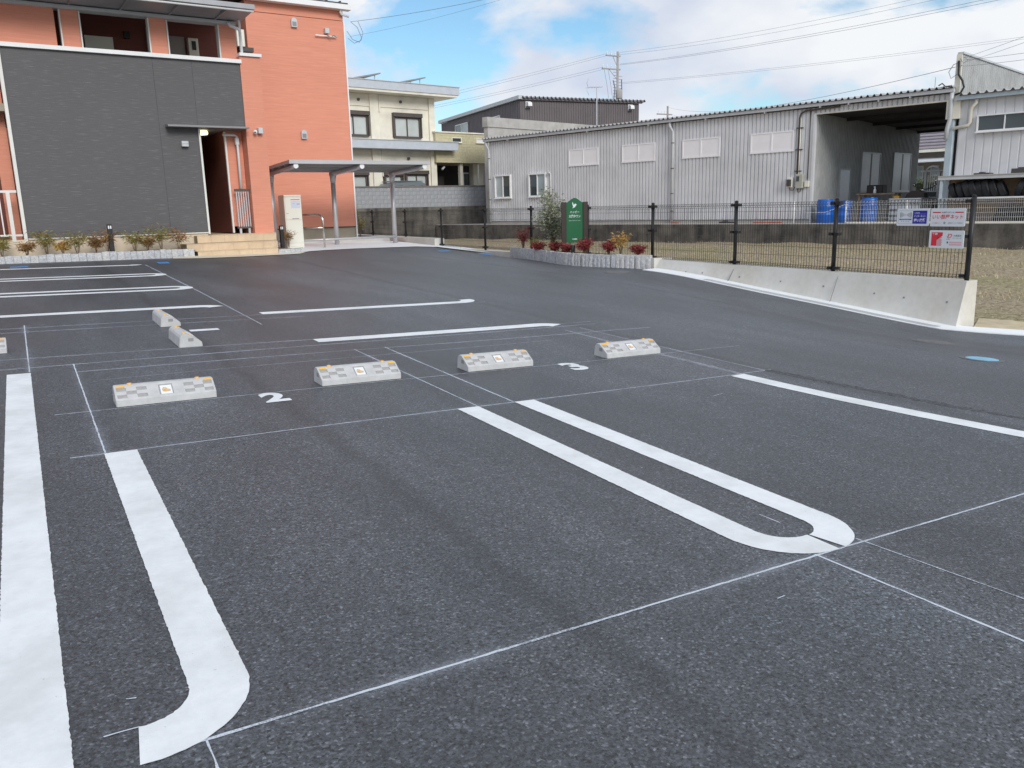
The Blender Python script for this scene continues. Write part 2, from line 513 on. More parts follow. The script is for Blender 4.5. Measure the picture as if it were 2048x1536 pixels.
class MB:
    def __init__(s):
        s.v, s.f = [], []

    def add(s, vs_, fs):
        k = len(s.v)
        s.v += [tuple(p) for p in vs_]
        s.f += [tuple(i + k for i in f) for f in fs]
        return s

    def box(s, x0, x1, y0, y1, z0, z1):
        return s.add([(x, y, z) for z in (z0, z1) for y in (y0, y1) for x in (x0, x1)],
                     [(0, 2, 3, 1), (4, 5, 7, 6), (0, 1, 5, 4), (2, 6, 7, 3), (0, 4, 6, 2), (1, 3, 7, 5)])

    def cbox(s, x0, x1, y0, y1, z0, z1, c=0.01):
        """box with chamfered vertical and top edges"""
        def ring(i, z):
            return [(x0 + i, y0 + c, z), (x0 + c, y0 + i, z), (x1 - c, y0 + i, z), (x1 - i, y0 + c, z),
                    (x1 - i, y1 - c, z), (x1 - c, y1 - i, z), (x0 + c, y1 - i, z), (x0 + i, y1 - c, z)]
        vs_ = ring(0, z0) + ring(0, z1 - c) + [(x0 + c, y0 + c, z1), (x0 + c, y0 + c, z1), (x1 - c, y0 + c, z1), (x1 - c, y0 + c, z1), (x1 - c, y1 - c, z1), (x1 - c, y1 - c, z1), (x0 + c, y1 - c, z1), (x0 + c, y1 - c, z1)]
        fs = []
        for k in (0, 8):
            for i in range(8):
                j = (i + 1) % 8
                fs.append((k + i, k + j, k + 8 + j, k + 8 + i))
        fs.append((17, 18, 20, 22))
        fs.append(tuple(range(7, -1, -1)))
        return s.add(vs_, fs)

    def prism(s, poly, a0, a1, axis='x'):
        """extrude a 2-D polygon; axis x: poly=(y,z); axis y: poly=(x,z); axis z: poly=(x,y)"""
        def m(p, a):
            return {'x': (a, p[0], p[1]), 'y': (p[0], a, p[1]), 'z': (p[0], p[1], a)}[axis]
        n = len(poly)
        vs_ = [m(p, a0) for p in poly] + [m(p, a1) for p in poly]
        fs = [(i, (i + 1) % n, n + (i + 1) % n, n + i) for i in range(n)]
        fs += [tuple(range(n - 1, -1, -1)), tuple(range(n, 2 * n))]
        return s.add(vs_, fs)

    def cyl(s, p0, p1, r, n=12, r2=None, caps=True):
        p0, p1 = Vector(p0), Vector(p1)
        d = (p1 - p0).normalized()
        a = d.orthogonal().normalized()
        b = d.cross(a)
        r2 = r if r2 is None else r2
        vs_ = []
        for p, q in ((p0, r), (p1, r2)):
            for i in range(n):
                t = 2 * math.pi * i / n
                vs_.append(p + a * math.cos(t) * q + b * math.sin(t) * q)
        fs = [(i, (i + 1) % n, n + (i + 1) % n, n + i) for i in range(n)]
        if caps:
            fs += [tuple(range(n - 1, -1, -1)), tuple(range(n, 2 * n))]
        return s.add(vs_, fs)

    def tube(s, pts, r, n=8, caps=True):
        pts = [Vector(p) for p in pts]
        vs_ = []
        up = None
        for i, p in enumerate(pts):
            d = (pts[min(i + 1, len(pts) - 1)] - pts[max(i - 1, 0)]).normalized()
            if up is None:
                up = d.orthogonal().normalized()
            a = (up - d * up.dot(d)).normalized()
            up = a
            b = d.cross(a)
            rr = r[i] if isinstance(r, (list, tuple)) else r
            for k in range(n):
                t = 2 * math.pi * k / n
                vs_.append(p + a * math.cos(t) * rr + b * math.sin(t) * rr)
        fs = []
        for i in range(len(pts) - 1):
            for k in range(n):
                j = (k + 1) % n
                fs.append((i * n + k, i * n + j, (i + 1) * n + j, (i + 1) * n + k))
        if caps:
            fs.append(tuple(range(n - 1, -1, -1)))
            fs.append(tuple(range((len(pts) - 1) * n, len(pts) * n)))
        return s.add(vs_, fs)

    def lathe(s, prof, c=(0, 0, 0), n=20):
        vs_ = []
        for r_, z in prof:
            for i in range(n):
                t = 2 * math.pi * i / n
                vs_.append((c[0] + r_ * math.cos(t), c[1] + r_ * math.sin(t), c[2] + z))
        fs = []
        for k in range(len(prof) - 1):
            for i in range(n):
                j = (i + 1) % n
                fs.append((k * n + i, k * n + j, (k + 1) * n + j, (k + 1) * n + i))
        fs.append(tuple(range(n - 1, -1, -1)))
        fs.append(tuple(range((len(prof) - 1) * n, len(prof) * n)))
        return s.add(vs_, fs)

    def quad(s, *p):
        return s.add(p, [tuple(range(len(p)))])

    def mesh(s, name, off=Vector((0, 0, 0))):
        me = bpy.data.meshes.new(name)
        me.from_pydata([(p[0] - off[0], p[1] - off[1], p[2] - off[2]) for p in s.v], [], s.f)
        me.update()
        return me

    def build(s, name, mat, parent=None, smooth=False, kind=None):
        me = s.mesh(name, basis(parent))
        me.materials.append(mat)
        if smooth:
            me.shade_smooth()
        o = bpy.data.objects.new(name, me)
        COL.objects.link(o)
        o.parent = parent
        if kind:
            o['kind'] = kind
        return o

    def solo(s, name, mat, frame, base, label=None, cat=None, group=None, kind=None, smooth=False):
        """a thing that is one mesh"""
        me = s.mesh(name, Vector(base))
        me.materials.append(mat)
        if smooth:
            me.shade_smooth()
        o = bpy.data.objects.new(name, me)
        COL.objects.link(o)
        o.location = frame.w(*base)
        o.rotation_euler = (0, 0, frame.a)
        BASE[o.name] = Vector(base)
        return tag(o, label, cat, group, kind)


def dup(o, parent, loc, rot=None):
    c = o.copy()
    COL.objects.link(c)
    c.parent = parent
    c.location = loc
    if rot is not None:
        c.rotation_euler = rot
    return c


def ribbed(x0, x1, y, z0, z1, pitch, depth, rib=0.35, zf=None):
    """vertical-rib metal sheet in the x-z plane, ribs standing towards -y"""
    m = MB()
    xs = []
    x = x0
    while x < x1 - 1e-6:
        for k, d in ((0, 0), (1 - rib - 0.02, 0), (1 - rib + 0.06, depth), (0.94, depth)):
            if x + pitch * k < x1:
                xs.append((x + pitch * k, d))
        x += pitch
    xs.append((x1, 0))
    vs_, fs = [], []
    for xx, d in xs:
        vs_ += [(xx, y - d, z0), (xx, y - d, z1 if zf is None else zf(xx))]
    for i in range(len(xs) - 1):
        fs.append((2 * i, 2 * i + 2, 2 * i + 3, 2 * i + 1))
    return m.add(vs_, fs)


def text_mesh(body, w, h, bold=0.0):
    """lettering as flat mesh fitted in a w x h box centred on 0"""
    c = bpy.data.curves.new('lettering', 'FONT')
    c.body = body
    c.align_x = 'CENTER'
    c.align_y = 'CENTER'
    c.offset = bold
    c.resolution_u = 3
    o = bpy.data.objects.new('lettering', c)
    COL.objects.link(o)
    bpy.context.view_layer.update()
    me = bpy.data.meshes.new_from_object(o.evaluated_get(bpy.context.evaluated_depsgraph_get()))
    vs_ = np.array([v.co[:] for v in me.vertices])
    fs = [tuple(p.vertices) for p in me.polygons]
    bpy.data.objects.remove(o)
    bpy.data.curves.remove(c)
    bpy.data.meshes.remove(me)
    lo, hi = vs_.min(0), vs_.max(0)
    vs_[:, 0] = (vs_[:, 0] - (lo[0] + hi[0]) / 2) / (hi[0] - lo[0]) * w
    vs_[:, 1] = (vs_[:, 1] - (lo[1] + hi[1]) / 2) / (hi[1] - lo[1]) * h
    return vs_, fs


def text_on(body, w, h, origin, ax, ay, mat, parent, bold=0.0, name='lettering'):
    vs_, fs = text_mesh(body, w, h, bold)
    o_, ax, ay = Vector(origin), Vector(ax), Vector(ay)
    m = MB()
    m.add([o_ + ax * v[0] + ay * v[1] for v in vs_], fs)
    return m.build(name, mat, parent)


def flat(pts, origin, ax, ay, mat, parent, name):
    o_, ax, ay = Vector(origin), Vector(ax), Vector(ay)
    m = MB()
    m.quad(*[o_ + ax * p[0] + ay * p[1] for p in pts])
    return m.build(name, mat, parent)


def window(parent, x0, x1, z0, z1, y, panes, fmat=WHITE, fw=0.05, proud=0.04, name='window', sill=True):
    """sliding window on a wall facing -y; panes: list of glass materials, left to right"""
    m = MB()
    m.box(x0, x1, y - proud, y + 0.02, z1 - fw, z1)
    m.box(x0, x1, y - proud, y + 0.02, z0, z0 + fw)
    m.box(x0, x0 + fw, y - proud, y + 0.02, z0 + fw, z1 - fw)
    m.box(x1 - fw, x1, y - proud, y + 0.02, z0 + fw, z1 - fw)
    n = len(panes)
    pw = (x1 - x0 - 2 * fw) / n
    for i in range(1, n):
        xx = x0 + fw + pw * i
        m.box(xx - fw * 0.35, xx + fw * 0.35, y - proud * 0.8, y + 0.02, z0 + fw, z1 - fw)
    if sill:
        m.box(x0 - 0.03, x1 + 0.03, y - proud - 0.03, y + 0.02, z0 - 0.035, z0)
    wd = m.build(name, fmat, parent)
    for i, g in enumerate(panes):
        a = x0 + fw + pw * i + (fw * 0.35 if i else 0)
        b = x0 + fw + pw * (i + 1) - (fw * 0.35 if i < n - 1 else 0)
        MB().box(a, b, y - 0.012 - 0.006 * (i % 2), y - 0.004, z0 + fw, z1 - fw).build('pane', g, wd)
    return wd


# ================================================================== ground surfaces
QS = (-0.0376, 0.0216, -0.0001, 0.0010, -0.0003)


def zq(x, y):
    return QS[0] * x + QS[1] * y + QS[2] * y * y + QS[3] * x * y + QS[4] * x * x


CP = [(9.9, 11.2, .055), (9.9, 9.44, -.085), (9.9, 7.93, -.21), (9.9, 6.9, -.29), (9.9, 5.9, -.375),
      (9.5, 13.6, .075), (9.75, 15.3, .08), (10.1, 16.8, .09), (9.7, 12.4, .07), (11, 4.6, -.40), (11.5, 2.5, -.42)]
ZP = [(x, y) for x in (-6, -3, 0, 2.5, 5) for y in (-3, 0, 2, 5, 7.5, 10, 14, 18)] + [(7, 4), (7, 8), (7, 12), (7, 16), (8, 20), (6, 0), (10.3, 21)]
_P = np.array([(x, y) for x, y, z in CP] + ZP, float)
_D = np.array([z - zq(x, y) for x, y, z in CP] + [0.0] * len(ZP))
SIG = 1.9
_K = np.exp(-((_P[:, None, :] - _P[None, :, :]) ** 2).sum(-1) / (2 * SIG * SIG))
_W = np.linalg.solve(_K + 0.01 * np.eye(len(_P)), _D)


def zg(x, y):
    """height of the car park"""
    yy = min(y, 24.0)
    k = np.exp(-((_P[:, 0] - x) ** 2 + (_P[:, 1] - yy) ** 2) / (2 * SIG * SIG))
    return zq(x, yy) + float(k @ _W)


def boundary_x(y):
    """right-hand edge of the asphalt"""
    if y > 5.95:
        return 9.80
    return 9.80 + (5.95 - y) * 0.62


xs = np.arange(-14, 16.01, 0.125)
ys = np.arange(-8, 24.01, 0.125)
G = MB()
idx = {}
for j, y in enumerate(ys):
    for i, x in enumerate(xs):
        if x < boundary_x(y) + 0.5:
            idx[(i, j)] = len(G.v)
            G.v.append((x, y, zg(x, y)))
for j in range(len(ys) - 1):
    for i in range(len(xs) - 1):
        q = [(i, j), (i + 1, j), (i + 1, j + 1), (i, j + 1)]
        if all(p in idx for p in q) and (xs[i] + 0.0625) < boundary_x(ys[j] + 0.0625) + 0.05:
            G.f.append(tuple(idx[p] for p in q))
lot = G.solo('asphalt_lot', ASPH, FW, (0, 0, 0), kind='structure', smooth=True)

# the land outside, the field next door, the neighbour's raised yard
MB().quad((-600, -600, -0.9), (600, -600, -0.9), (600, 900, -0.9), (-600, 900, -0.9)).solo('ground', EARTH, FW, (0, 0, 0), kind='structure')
F = MB()
fx = np.arange(9.9, 34.01, 0.6)
fy = np.arange(-10, 42.01, 0.6)
for y in fy:
    for x in fx:
        d = max(0.0, min(1.0, (x - 10.2) / 2.5))
        near = zg(min(max(x, 9.9), 12), min(max(y, 2), 6)) if y < 6.2 else -0.33
        z = -0.40 * (1 - d) + -0.30 * d if y > 6.2 else (near - 0.02) * (1 - d) + -0.33 * d
        F.v.append((x, y, z + 0.05 * math.sin(x * 1.7 + y * 0.9) * d + 0.03 * math.sin(y * 2.3) * d))
nx = len(fx)
for j in range(len(fy) - 1):
    for i in range(nx - 1):
        k = j * nx + i
        xc, yc = fx[i] + 0.3, fy[j] + 0.3
        if xc > boundary_x(yc) - 0.25:
            F.f.append((k, k + 1, k + nx + 1, k + nx))
fieldo = F.solo('field', FIELD, FW, (0, 0, 0), kind='structure', smooth=True)


def fz(x, y):
    i = int(min(max((x - fx[0]) / 0.6, 0), nx - 2)); j = int(min(max((y - fy[0]) / 0.6, 0), len(fy) - 2))
    return F.v[j * nx + i][2]


MB().box(-40, 30, 0.42, 45, -0.9, 0.40).solo('yard', YARD, FG, (0, 0, 0), kind='structure')

# dry grass tufts over the field
GB = MB()
for k in range(26000):
    x = 10.7 + 14.0 * rng.random() ** 1.2
    y = 2.5 + 30 * rng.random() ** 1.6
    if x < boundary_x(y) + 0.9:
        continue
    # stay on the near side of the neighbour's wall
    if (x - 24.3) * FG.c * 0 + ((x - 24.3) * -FG.s_ + (y - 17.87) * FG.c) > -0.1:
        continue
    z = fz(x, y) - 0.01
    hgt = (0.02 + 0.06 * rng.random())
    a = rng.random() * 6.28
    lean = 0.05 * (rng.random() + 0.2)
    wd = 0.004 + 0.006 * rng.random()
    ca, sa = math.cos(a), math.sin(a)
    GB.add([(x - sa * wd, y + ca * wd, z), (x + sa * wd, y - ca * wd, z), (x + ca * lean, y + sa * lean, z + hgt)], [(0, 1, 2)])
GB.solo('dry_grass', GRASS, FW, (0, 0, 0), 'dry straw and thin green grass covering the field behind the fence', 'grass', kind='stuff')


# ------------------------------------------------------------------ painted lines, numbers and chalk
def resample(pts, step):
    P_ = [Vector((p[0], p[1], 0)) for p in pts]
    outp = [P_[0]]
    for a, b in zip(P_[:-1], P_[1:]):
        n = max(1, int((b - a).length / step))
        for k in range(1, n + 1):
            outp.append(a.lerp(b, k / n))
    return outp


def strip(pts, width, name, mat, dz=0.0024, jit=0.0009, step=0.012):
    """a flat ribbon of given width laid on the asphalt along a centre line, with slightly ragged edges"""
    c = resample(pts, step)
    m = MB()
    n = len(c)
    for i, p in enumerate(c):
        d = (c[min(i + 1, n - 1)] - c[max(i - 1, 0)]).normalized()
        q = Vector((-d.y, d.x, 0))
        for s_ in (1, 0, -1):
            w_ = width / 2 * s_ + (rng.normal() * jit if s_ else 0)
            v = p + q * w_
            m.v.append((v.x, v.y, zg(v.x, v.y) + dz))
    for i in range(n - 1):
        for k in (0, 1):
            a = 3 * i + k
            m.f.append((a, a + 1, a + 4, a + 3))
    return m.build(name, mat, lot)


def arc(cx, cy, r, a0, a1, n=12):
    return [(cx + r * math.cos(R(a0 + (a1 - a0) * i / n)), cy + r * math.sin(R(a0 + (a1 - a0) * i / n))) for i in range(n + 1)]


LW = 0.152
# nearest row: long edge line, J line, U pair, right-hand line
strip([(-0.124, 6.896), (-0.124, -2.0)], LW, 'painted_line', PAINT)
strip([(0.310, 4.468)] + arc(0.110, 2.12, 0.200, 0, -90) + [(0.090, 1.922)], LW, 'painted_line', PAINT)
strip([(2.322, 4.468)] + arc(2.532, 2.15, 0.210, 180, 270) + [(2.558, 1.940)], LW, 'painted_line', PAINT)
strip([(2.745, 4.468)] + arc(2.555, 2.13, 0.192, 0, -82), LW, 'painted_line', PAINT)
strip([(4.695, 4.440), (4.715, 4.0), (4.76, 3.5), (4.84, 3.0), (4.94, 2.5), (5.06, 2.0), (5.2, 1.5)], LW, 'painted_line', PAINT)
# stall lying across: two lines with hooks
strip([(2.26, 7.37)] + [(4.55, 7.35)] + arc(4.70, 7.15, 0.20, 90, 25), 0.19, 'painted_line', PAINT)
strip([(2.29, 9.49), (4.80, 9.47)] + arc(4.86, 9.67, 0.20, -90, 15), 0.185, 'painted_line', PAINT)
# left row: J, U, U, J
strip([(-3.5, 10.46), (1.70, 10.45)] + arc(1.78, 10.25, 0.20, 90, 20), 0.20, 'painted_line', PAINT)
for yc in (12.83, 15.29):
    strip([(-3.5, yc - 0.21), (1.80, yc - 0.21)] + arc(1.84, yc, 0.21, -90, 90, 18) + [(1.80, yc + 0.21), (-3.5, yc + 0.21)], 0.175, 'painted_line', PAINT)
strip([(-3.5, 17.73), (1.72, 17.70)] + arc(1.78, 17.88, 0.19, -90, -10), 0.20, 'painted_line', PAINT)


def ground_text(body, cx, cy, w_, h_, rot, bold, name='stall_number'):
    vs_, fs = text_mesh(body, w_, h_, bold)
    ca, sa = math.cos(rot), math.sin(rot)
    m = MB()
    for v in vs_:
        x, y = cx + ca * v[0] - sa * v[1], cy + sa * v[0] + ca * v[1]
        m.v.append((x, y, zg(x, y) + 0.0024))
    m.f = fs
    return m.build(name, PAINT, lot)


ground_text('2', 1.315, 5.300, 0.165, 0.275, 0, 0.045)
ground_text('3', 3.745, 5.305, 0.165, 0.300, 0, 0.045)
ground_text('1', 1.480, 8.490, 0.12, 0.275, R(90), 0.045)

# chalk setting-out lines
for pts, wd in (([(0.10, 1.868), (7.0, 1.862)], 0.011), ([(0.08, 4.470), (5.10, 4.460)], 0.009), ([(0.05, 5.450), (5.75, 5.425)], 0.008),
                ([(-1.5, 7.105), (5.34, 7.160)], 0.011), ([(-1.5, 7.62), (5.40, 7.315)], 0.009), ([(0.24, 6.79), (5.74, 6.70)], 0.010),
                ([(0.37, 6.40), (4.3, 6.47)], 0.006), ([(-1.5, 9.42), (5.18, 9.36)], 0.012), ([(-1.5, 9.15), (2.65, 9.035)], 0.010),
                ([(-0.055, 6.93), (-0.06, 9.61)], 0.011), ([(0.240, 4.48), (0.245, 7.14)], 0.009), ([(2.398, 4.48), (2.42, 6.78)], 0.010),
                ([(2.668, 4.48), (2.705, 6.78)], 0.012), ([(4.765, 4.46), (4.78, 6.93)], 0.010), ([(4.735, 4.46), (4.745, 6.3)], 0.007), ([(5.03, 4.45), (5.02, 7.0)], 0.009),
                ([(2.430, 1.875), (2.50, 0.6)], 0.013), ([(2.705, 1.90), (2.82, 0.7)], 0.008), ([(0.232, 1.87), (0.240, 1.2)], 0.007),
                ([(2.105, 17.72), (2.11, 12.0)], 0.012), ([(2.11, 12.0), (2.08, 8.6)], 0.010),
                ([(2.56, 2.27), (2.565, 2.16)], 0.006), ([(0.085, 2.14), (0.108, 2.132)], 0.004), ([(2.02, 1.695), (2.06, 1.70)], 0.006),
                ([(0.02, 2.000), (0.10, 2.000)], 0.005), ([(1.6, 9.9), (1.95, 9.92)], 0.008), ([(4.0, 4.0), (4.12, 4.03)], 0.006)):
    strip(pts, wd * 0.85, 'chalk_line', CHALK, 0.0014, 0.0010, 0.03)
    if wd >= 0.009 and (Vector(pts[0]) - Vector(pts[1])).length > 1:
        o = strip(pts, 0.13, 'chalk_dust', DUST, 0.0008, 0.0, 0.1)
        at = o.data.attributes.new('fade', 'FLOAT', 'POINT')
        for i in range(len(o.data.vertices)):
            at.data[i].value = 1.0 if i % 3 == 1 else 0.0
# blue survey marks
for cx, cy, a, b in ((-0.05, 18.2, 0.15, 0.16), (2.49, 18.05, 0.11, 0.22), (9.45, 19.2, 0.16, 0.16), (9.95, 17.9, 0.12, 0.25)):
    m = MB()
    for sx, sy in ((-1, -1), (1, -1), (1, 1), (-1, 1)):
        m.v.append((cx + sx * a, cy + sy * b, zg(cx + sx * a, cy + sy * b) + 0.004))
    m.f = [(0, 1, 2, 3)]
    m.build('blue_mark', BLUEP, lot)
# raised, coarser day joint at the right edge of the row
m = MB()
ROUGH = plain('coarse_asphalt', (0.062, 0.065, 0.072), 0.7, var=0.7, scale=60, bump=1.0, bscale=90)
cl = resample([(5.05, 4.45), (5.13, 3.75), (5.24, 3.0), (5.40, 2.5), (5.62, 1.9)], 0.03)
for i, p in enumerate(cl):
    for k in range(5):
        x = p.x - 0.06 + 0.03 * k + rng.normal() * 0.006
        y = p.y
        e = -0.003 if k in (0, 4) else -0.002 + 0.010 * rng.random()
        m.v.append((x, y, zg(x, y) + e))
for i in range(len(cl) - 1):
    for k in range(4):
        a = 5 * i + k
        m.f.append((a, a + 1, a + 6, a + 5))
m.build('day_joint', ROUGH, lot)


# manhole covers
def manhole(x, y, r, mat, label, lit):
    z = zg(x, y)
    t = thing('manhole_cover', label, 'manhole cover', FW, (x, y, z), None)
    sx = (zg(x + .2, y) - zg(x - .2, y)) / .4
    sy = (zg(x, y + .2) - zg(x, y - .2)) / .4
    t.rotation_euler = (math.atan(sy), -math.atan(sx), 0)
    MB().lathe([(r, -0.03), (r, 0.006), (r - 0.02, 0.010), (0.001, 0.010)], (x, y, z), 28).build('cover', mat, t)
    MB().lathe([(r + 0.05, -0.03), (r + 0.05, 0.004), (r + 0.006, 0.005), (r + 0.006, -0.02)], (x, y, z), 28).build('ring', IRON, t)
    return t


manhole(7.36, 4.02, 0.135, BLUEC, 'round light blue cover set in the open asphalt near the concrete wall', 1)
manhole(8.45, 5.16, 0.17, IRON, 'worn iron cover in the asphalt just before the end of the concrete wall', 0)
manhole(9.15, 11.6, 0.20, IRON, 'iron cover in the asphalt in front of the granite planter', 0)

# ================================================================== retaining wall, gutter, fence
wl = thing('retaining_wall', 'low pale concrete retaining wall that tapers towards the planter, under the black fence', 'wall', FW, (10.2, 8.8, -0.3))
m = MB()
W_ys = [5.86] + list(np.arange(6.4, 11.5, 0.6)) + [11.655]
for y in W_ys:
    zb = zg(9.95, y) - 0.10
    m.v += [(10.02, y, zb), (10.205, y, 0.205 + 0.004 * (y - 5.9)), (10.44, y, 0.205 + 0.004 * (y - 5.9)), (10.46, y, -0.7)]
for i in range(len(W_ys) - 1):
    a, b = 4 * i, 4 * i + 4
    m.f += [(a, a + 1, b + 1, b), (a + 1, a + 2, b + 2, b + 1), (a + 2, a + 3, b + 3, b + 2)]
m.f += [(0, 3, 2, 1), (len(m.v) - 4, len(m.v) - 3, len(m.v) - 2, len(m.v) - 1)]
wallp = m.build('wall_face', NEWCON, wl)
# tie holes and joints on the battered face
for y, zz in ((10.85, 0.055), (10.45, 0.06), (9.6, 0.04), (8.75, 0.02), (7.95, 0.0), (7.1, -0.04), (6.65, -0.06), (6.05, -0.07)):
    zb = zg(9.95, y) - 0.10
    zt = 0.205 + 0.004 * (y - 5.9)
    k = (zz - zb) / (zt - zb)
    x = 10.02 + 0.185 * k
    nrm = Vector((-(zt - zb), 0, 0.185)).normalized()
    MB().cyl(Vector((x, y, zz)) - nrm * 0.01, Vector((x, y, zz)) + nrm * 0.003, 0.014, 10).build('tie_hole', GREYM, wallp)
for y in (9.78, 7.75):
    zb = zg(9.95, y) - 0.05
    zt = 0.200
    MB().add([(10.02 + 0.185 * ((zb + .05 - zb) / (zt - zb)) - 0.002, y - 0.002, zb + .05), (10.02 - 0.002, y + 0.002, zb + .05), (10.203, y + 0.002, zt), (10.203, y - 0.002, zt)], [(0, 1, 2, 3)]).build('joint', GREYM, wallp)

# drain gutter: along the wall, then turning along the road
gut = None
gm = MB()
GL = [(9.90, y) for y in np.arange(11.6, 6.05, -0.3)] + [(9.90, 5.95)] + [(9.90 + (5.95 - y) * 0.62, y) for y in np.arange(5.6, -3.1, -0.35)]
n_ = len(GL)
for i, (x, y) in enumerate(GL):
    z = zg(x, y)
    d = Vector((GL[min(i + 1, n_ - 1)][0] - GL[max(i - 1, 0)][0], GL[min(i + 1, n_ - 1)][1] - GL[max(i - 1, 0)][1], 0)).normalized()
    q = Vector((-d.y, d.x, 0))
    for o_, dz in ((-0.165, -0.05), (-0.165, 0.012), (0.17, 0.022), (0.17, -0.05)):
        gm.v.append((x + q.x * o_, y + q.y * o_, z + dz))
for i in range(n_ - 1):
    for k in range(3):
        gm.f.append((4 * i + k, 4 * i + k + 1, 4 * i + k + 5, 4 * i + k + 4))
gutter = gm.solo('gutter', SLAB, FW, (0, 0, 0), kind='structure')
for o_ in (-0.11, -0.07, -0.03):
    m = MB()
    for i, (x, y) in enumerate(GL[5:20]):
        z = zg(x, y) + 0.0165 + (o_ + 0.11) * 0.03
        m.v += [(x + o_ - 0.006, y, z), (x + o_ + 0.006, y, z)]
    for i in range(14):
        m.f.append((2 * i, 2 * i + 1, 2 * i + 3, 2 * i + 2))
    m.build('slot', GREYM, gutter)
# sandy verge beside the road gutter
m = MB()
SAND = plain('sandy_verge', (0.52, 0.44, 0.30), 0.95, var=0.15, scale=6, bump=0.5)
V = [(10.15 + (5.9 - y) * 0.62, y) for y in np.arange(5.75, -3, -0.5)]
for x, y in V:
    z = zg(min(x, 12.5), y)
    m.v += [(x, y, z - 0.005), (x + 0.75, y + 0.35, z + 0.02)]
for i in range(len(V) - 1):
    m.f.append((2 * i, 2 * i + 1, 2 * i + 3, 2 * i + 2))
m.solo('verge', SAND, FW, (0, 0, 0), kind='structure')

POSTS = [5.92, 7.93, 9.89, 11.99, 14.06, 16.28, 18.50, 21.02, 23.53, 26.25, 29.0]
fence = thing('mesh_fence', 'black welded mesh fence with round posts along the right side of the car park', 'fence', FW, (10.3, 12, 0.2))
FT = 1.225


def post_base(y):
    return 0.19 if y < 22 else 0.42


for i, y in enumerate(POSTS):
    zb = post_base(y) - 0.02 if not 11.8 < y < 16.6 else 0.22
    p = MB()
    p.cyl((10.3, y, zb), (10.3, y, FT + 0.03), 0.03, 12)
    p.cyl((10.3, y, FT + 0.03), (10.3, y, FT + 0.045), 0.033, 12, 0.015)
    po = p.build('post', BLACK, fence, True)
    for zz in (FT - 0.03, 0.5 * (FT + post_base(y)) + 0.05, post_base(y) + 0.07):
        for sgn in ((-1, 1) if i > 0 else (1,)):
            a_, b_ = sorted((y + sgn * 0.02, y + sgn * 0.085))
            MB().box(10.255, 10.335, a_, b_, zz - 0.022, zz + 0.022).build('clamp', BLACK, po)


def wire(m, pts, r=0.0034):
    m.tube(pts, r, 3, False)


for i in range(len(POSTS) - 1):
    y0, y1 = POSTS[i] + 0.03, POSTS[i + 1] - 0.03
    zb = max(post_base(POSTS[i]), post_base(POSTS[i + 1])) + 0.035
    m = MB()
    n = int(round((y1 - y0) / 0.05))
    for k in range(n + 1):
        y = y0 + (y1 - y0) * k / n
        wire(m, [(10.29, y, zb + 0.05), (10.262, y, zb + 0.02), (10.29, y, zb), (10.29, y, zb + 0.03)])
        wire(m, [(10.29, y, zb + 0.03), (10.29, y, FT - 0.07), (10.255, y, FT - 0.035), (10.29, y, FT), (10.29, y, FT - 0.05)])
    for zz in (zb, zb + 0.05, FT - 0.07, FT):
        wire(m, [(10.286, y0, zz), (10.286, y1, zz)], 0.0034)
    for zz in (zb + 0.02, FT - 0.035):
        wire(m, [(10.258, y0, zz), (10.258, y1, zz)], 0.0034)
    zz = zb + 0.19
    while zz < FT - 0.1:
        wire(m, [(10.286, y0, zz), (10.286, y1, zz)], 0.0028)
        zz += 0.135
    m.build('mesh_panel', BLACK, fence, kind='stuff')

# low kerb wall under the far part of the fence, step up beside the shelter
kw = thing('kerb_wall', 'short pale concrete kerb wall behind the bicycle shelter carrying the far fence posts', 'wall', FW, (10.3, 25, 0.1))
MB().box(10.12, 10.42, 21.12, 30, -0.2, 0.43).build('raised_kerb', NEWCON, kw)
MB().box(10.20, 10.42, 16.4, 21.11, -0.2, 0.185).build('low_kerb', NEWCON, kw)


# signs on the fence
def fence_sign(y0, y1, z0, z1, label):
    t = thing('fence_sign', label, 'sign', FW, (10.24, (y0 + y1) / 2, z0), 'signs hung on the mesh fence')
    m = MB()
    c = 0.014
    ring = []
    for cy, cz, a0 in ((y1 - c, z1 - c, 0), (y0 + c, z1 - c, 90), (y0 + c, z0 + c, 180), (y1 - c, z0 + c, 270)):
        ring += arc(cy, cz, c, a0, a0 + 90, 4)
    m.prism(ring, 10.236, 10.246, 'x')
    m.build('board', PALE, t)
    o_ = (10.2345, (y0 + y1) / 2, (z0 + z1) / 2)
    return t, o_


AX, AY = (0, -1, 0), (0, 0, 1)


def up(o_, k=1):
    return (o_[0] - 0.0015 * k, o_[1], o_[2])


def rect(x0, x1, y0, y1):
    return [(x0, y0), (x1, y0), (x1, y1), (x0, y1)]


t, o_ = fence_sign(6.455, 6.915, 0.885, 1.110, 'white and dark blue internet sign, leftmost of the three on the fence')
flat(rect(0.0, 0.200, -0.085, 0.085), o_, AX, AY, BLUE, t, 'blue_field')
for a in (rect(-0.205, -0.002, 0.0845, 0.086), rect(-0.205, -0.002, -0.086, -0.0845), rect(-0.206, -0.2045, -0.085, 0.085)):
    flat(a, o_, AX, AY, INK, t, 'thin_frame')
flat(rect(-0.19, -0.015, -0.036, -0.021), o_, AX, AY, BLUE, t, 'blue_bar')
flat([(-0.101 + 0.006 * math.cos(k), 0.03 + 0.006 * math.sin(k)) for k in np.linspace(0, 6.0, 12)], o_, AX, AY, INK, t, 'dot')
for r_ in (0.028, 0.045, 0.062, 0.08):
    for sgn in (0, 180):
        pts = arc(-0.101, 0.03, r_ + 0.003, sgn - 28, sgn + 28, 8) + arc(-0.101, 0.03, r_ - 0.003, sgn + 28, sgn - 28, 8)
        flat(pts, o_, AX, AY, INK, t, 'radio_wave')
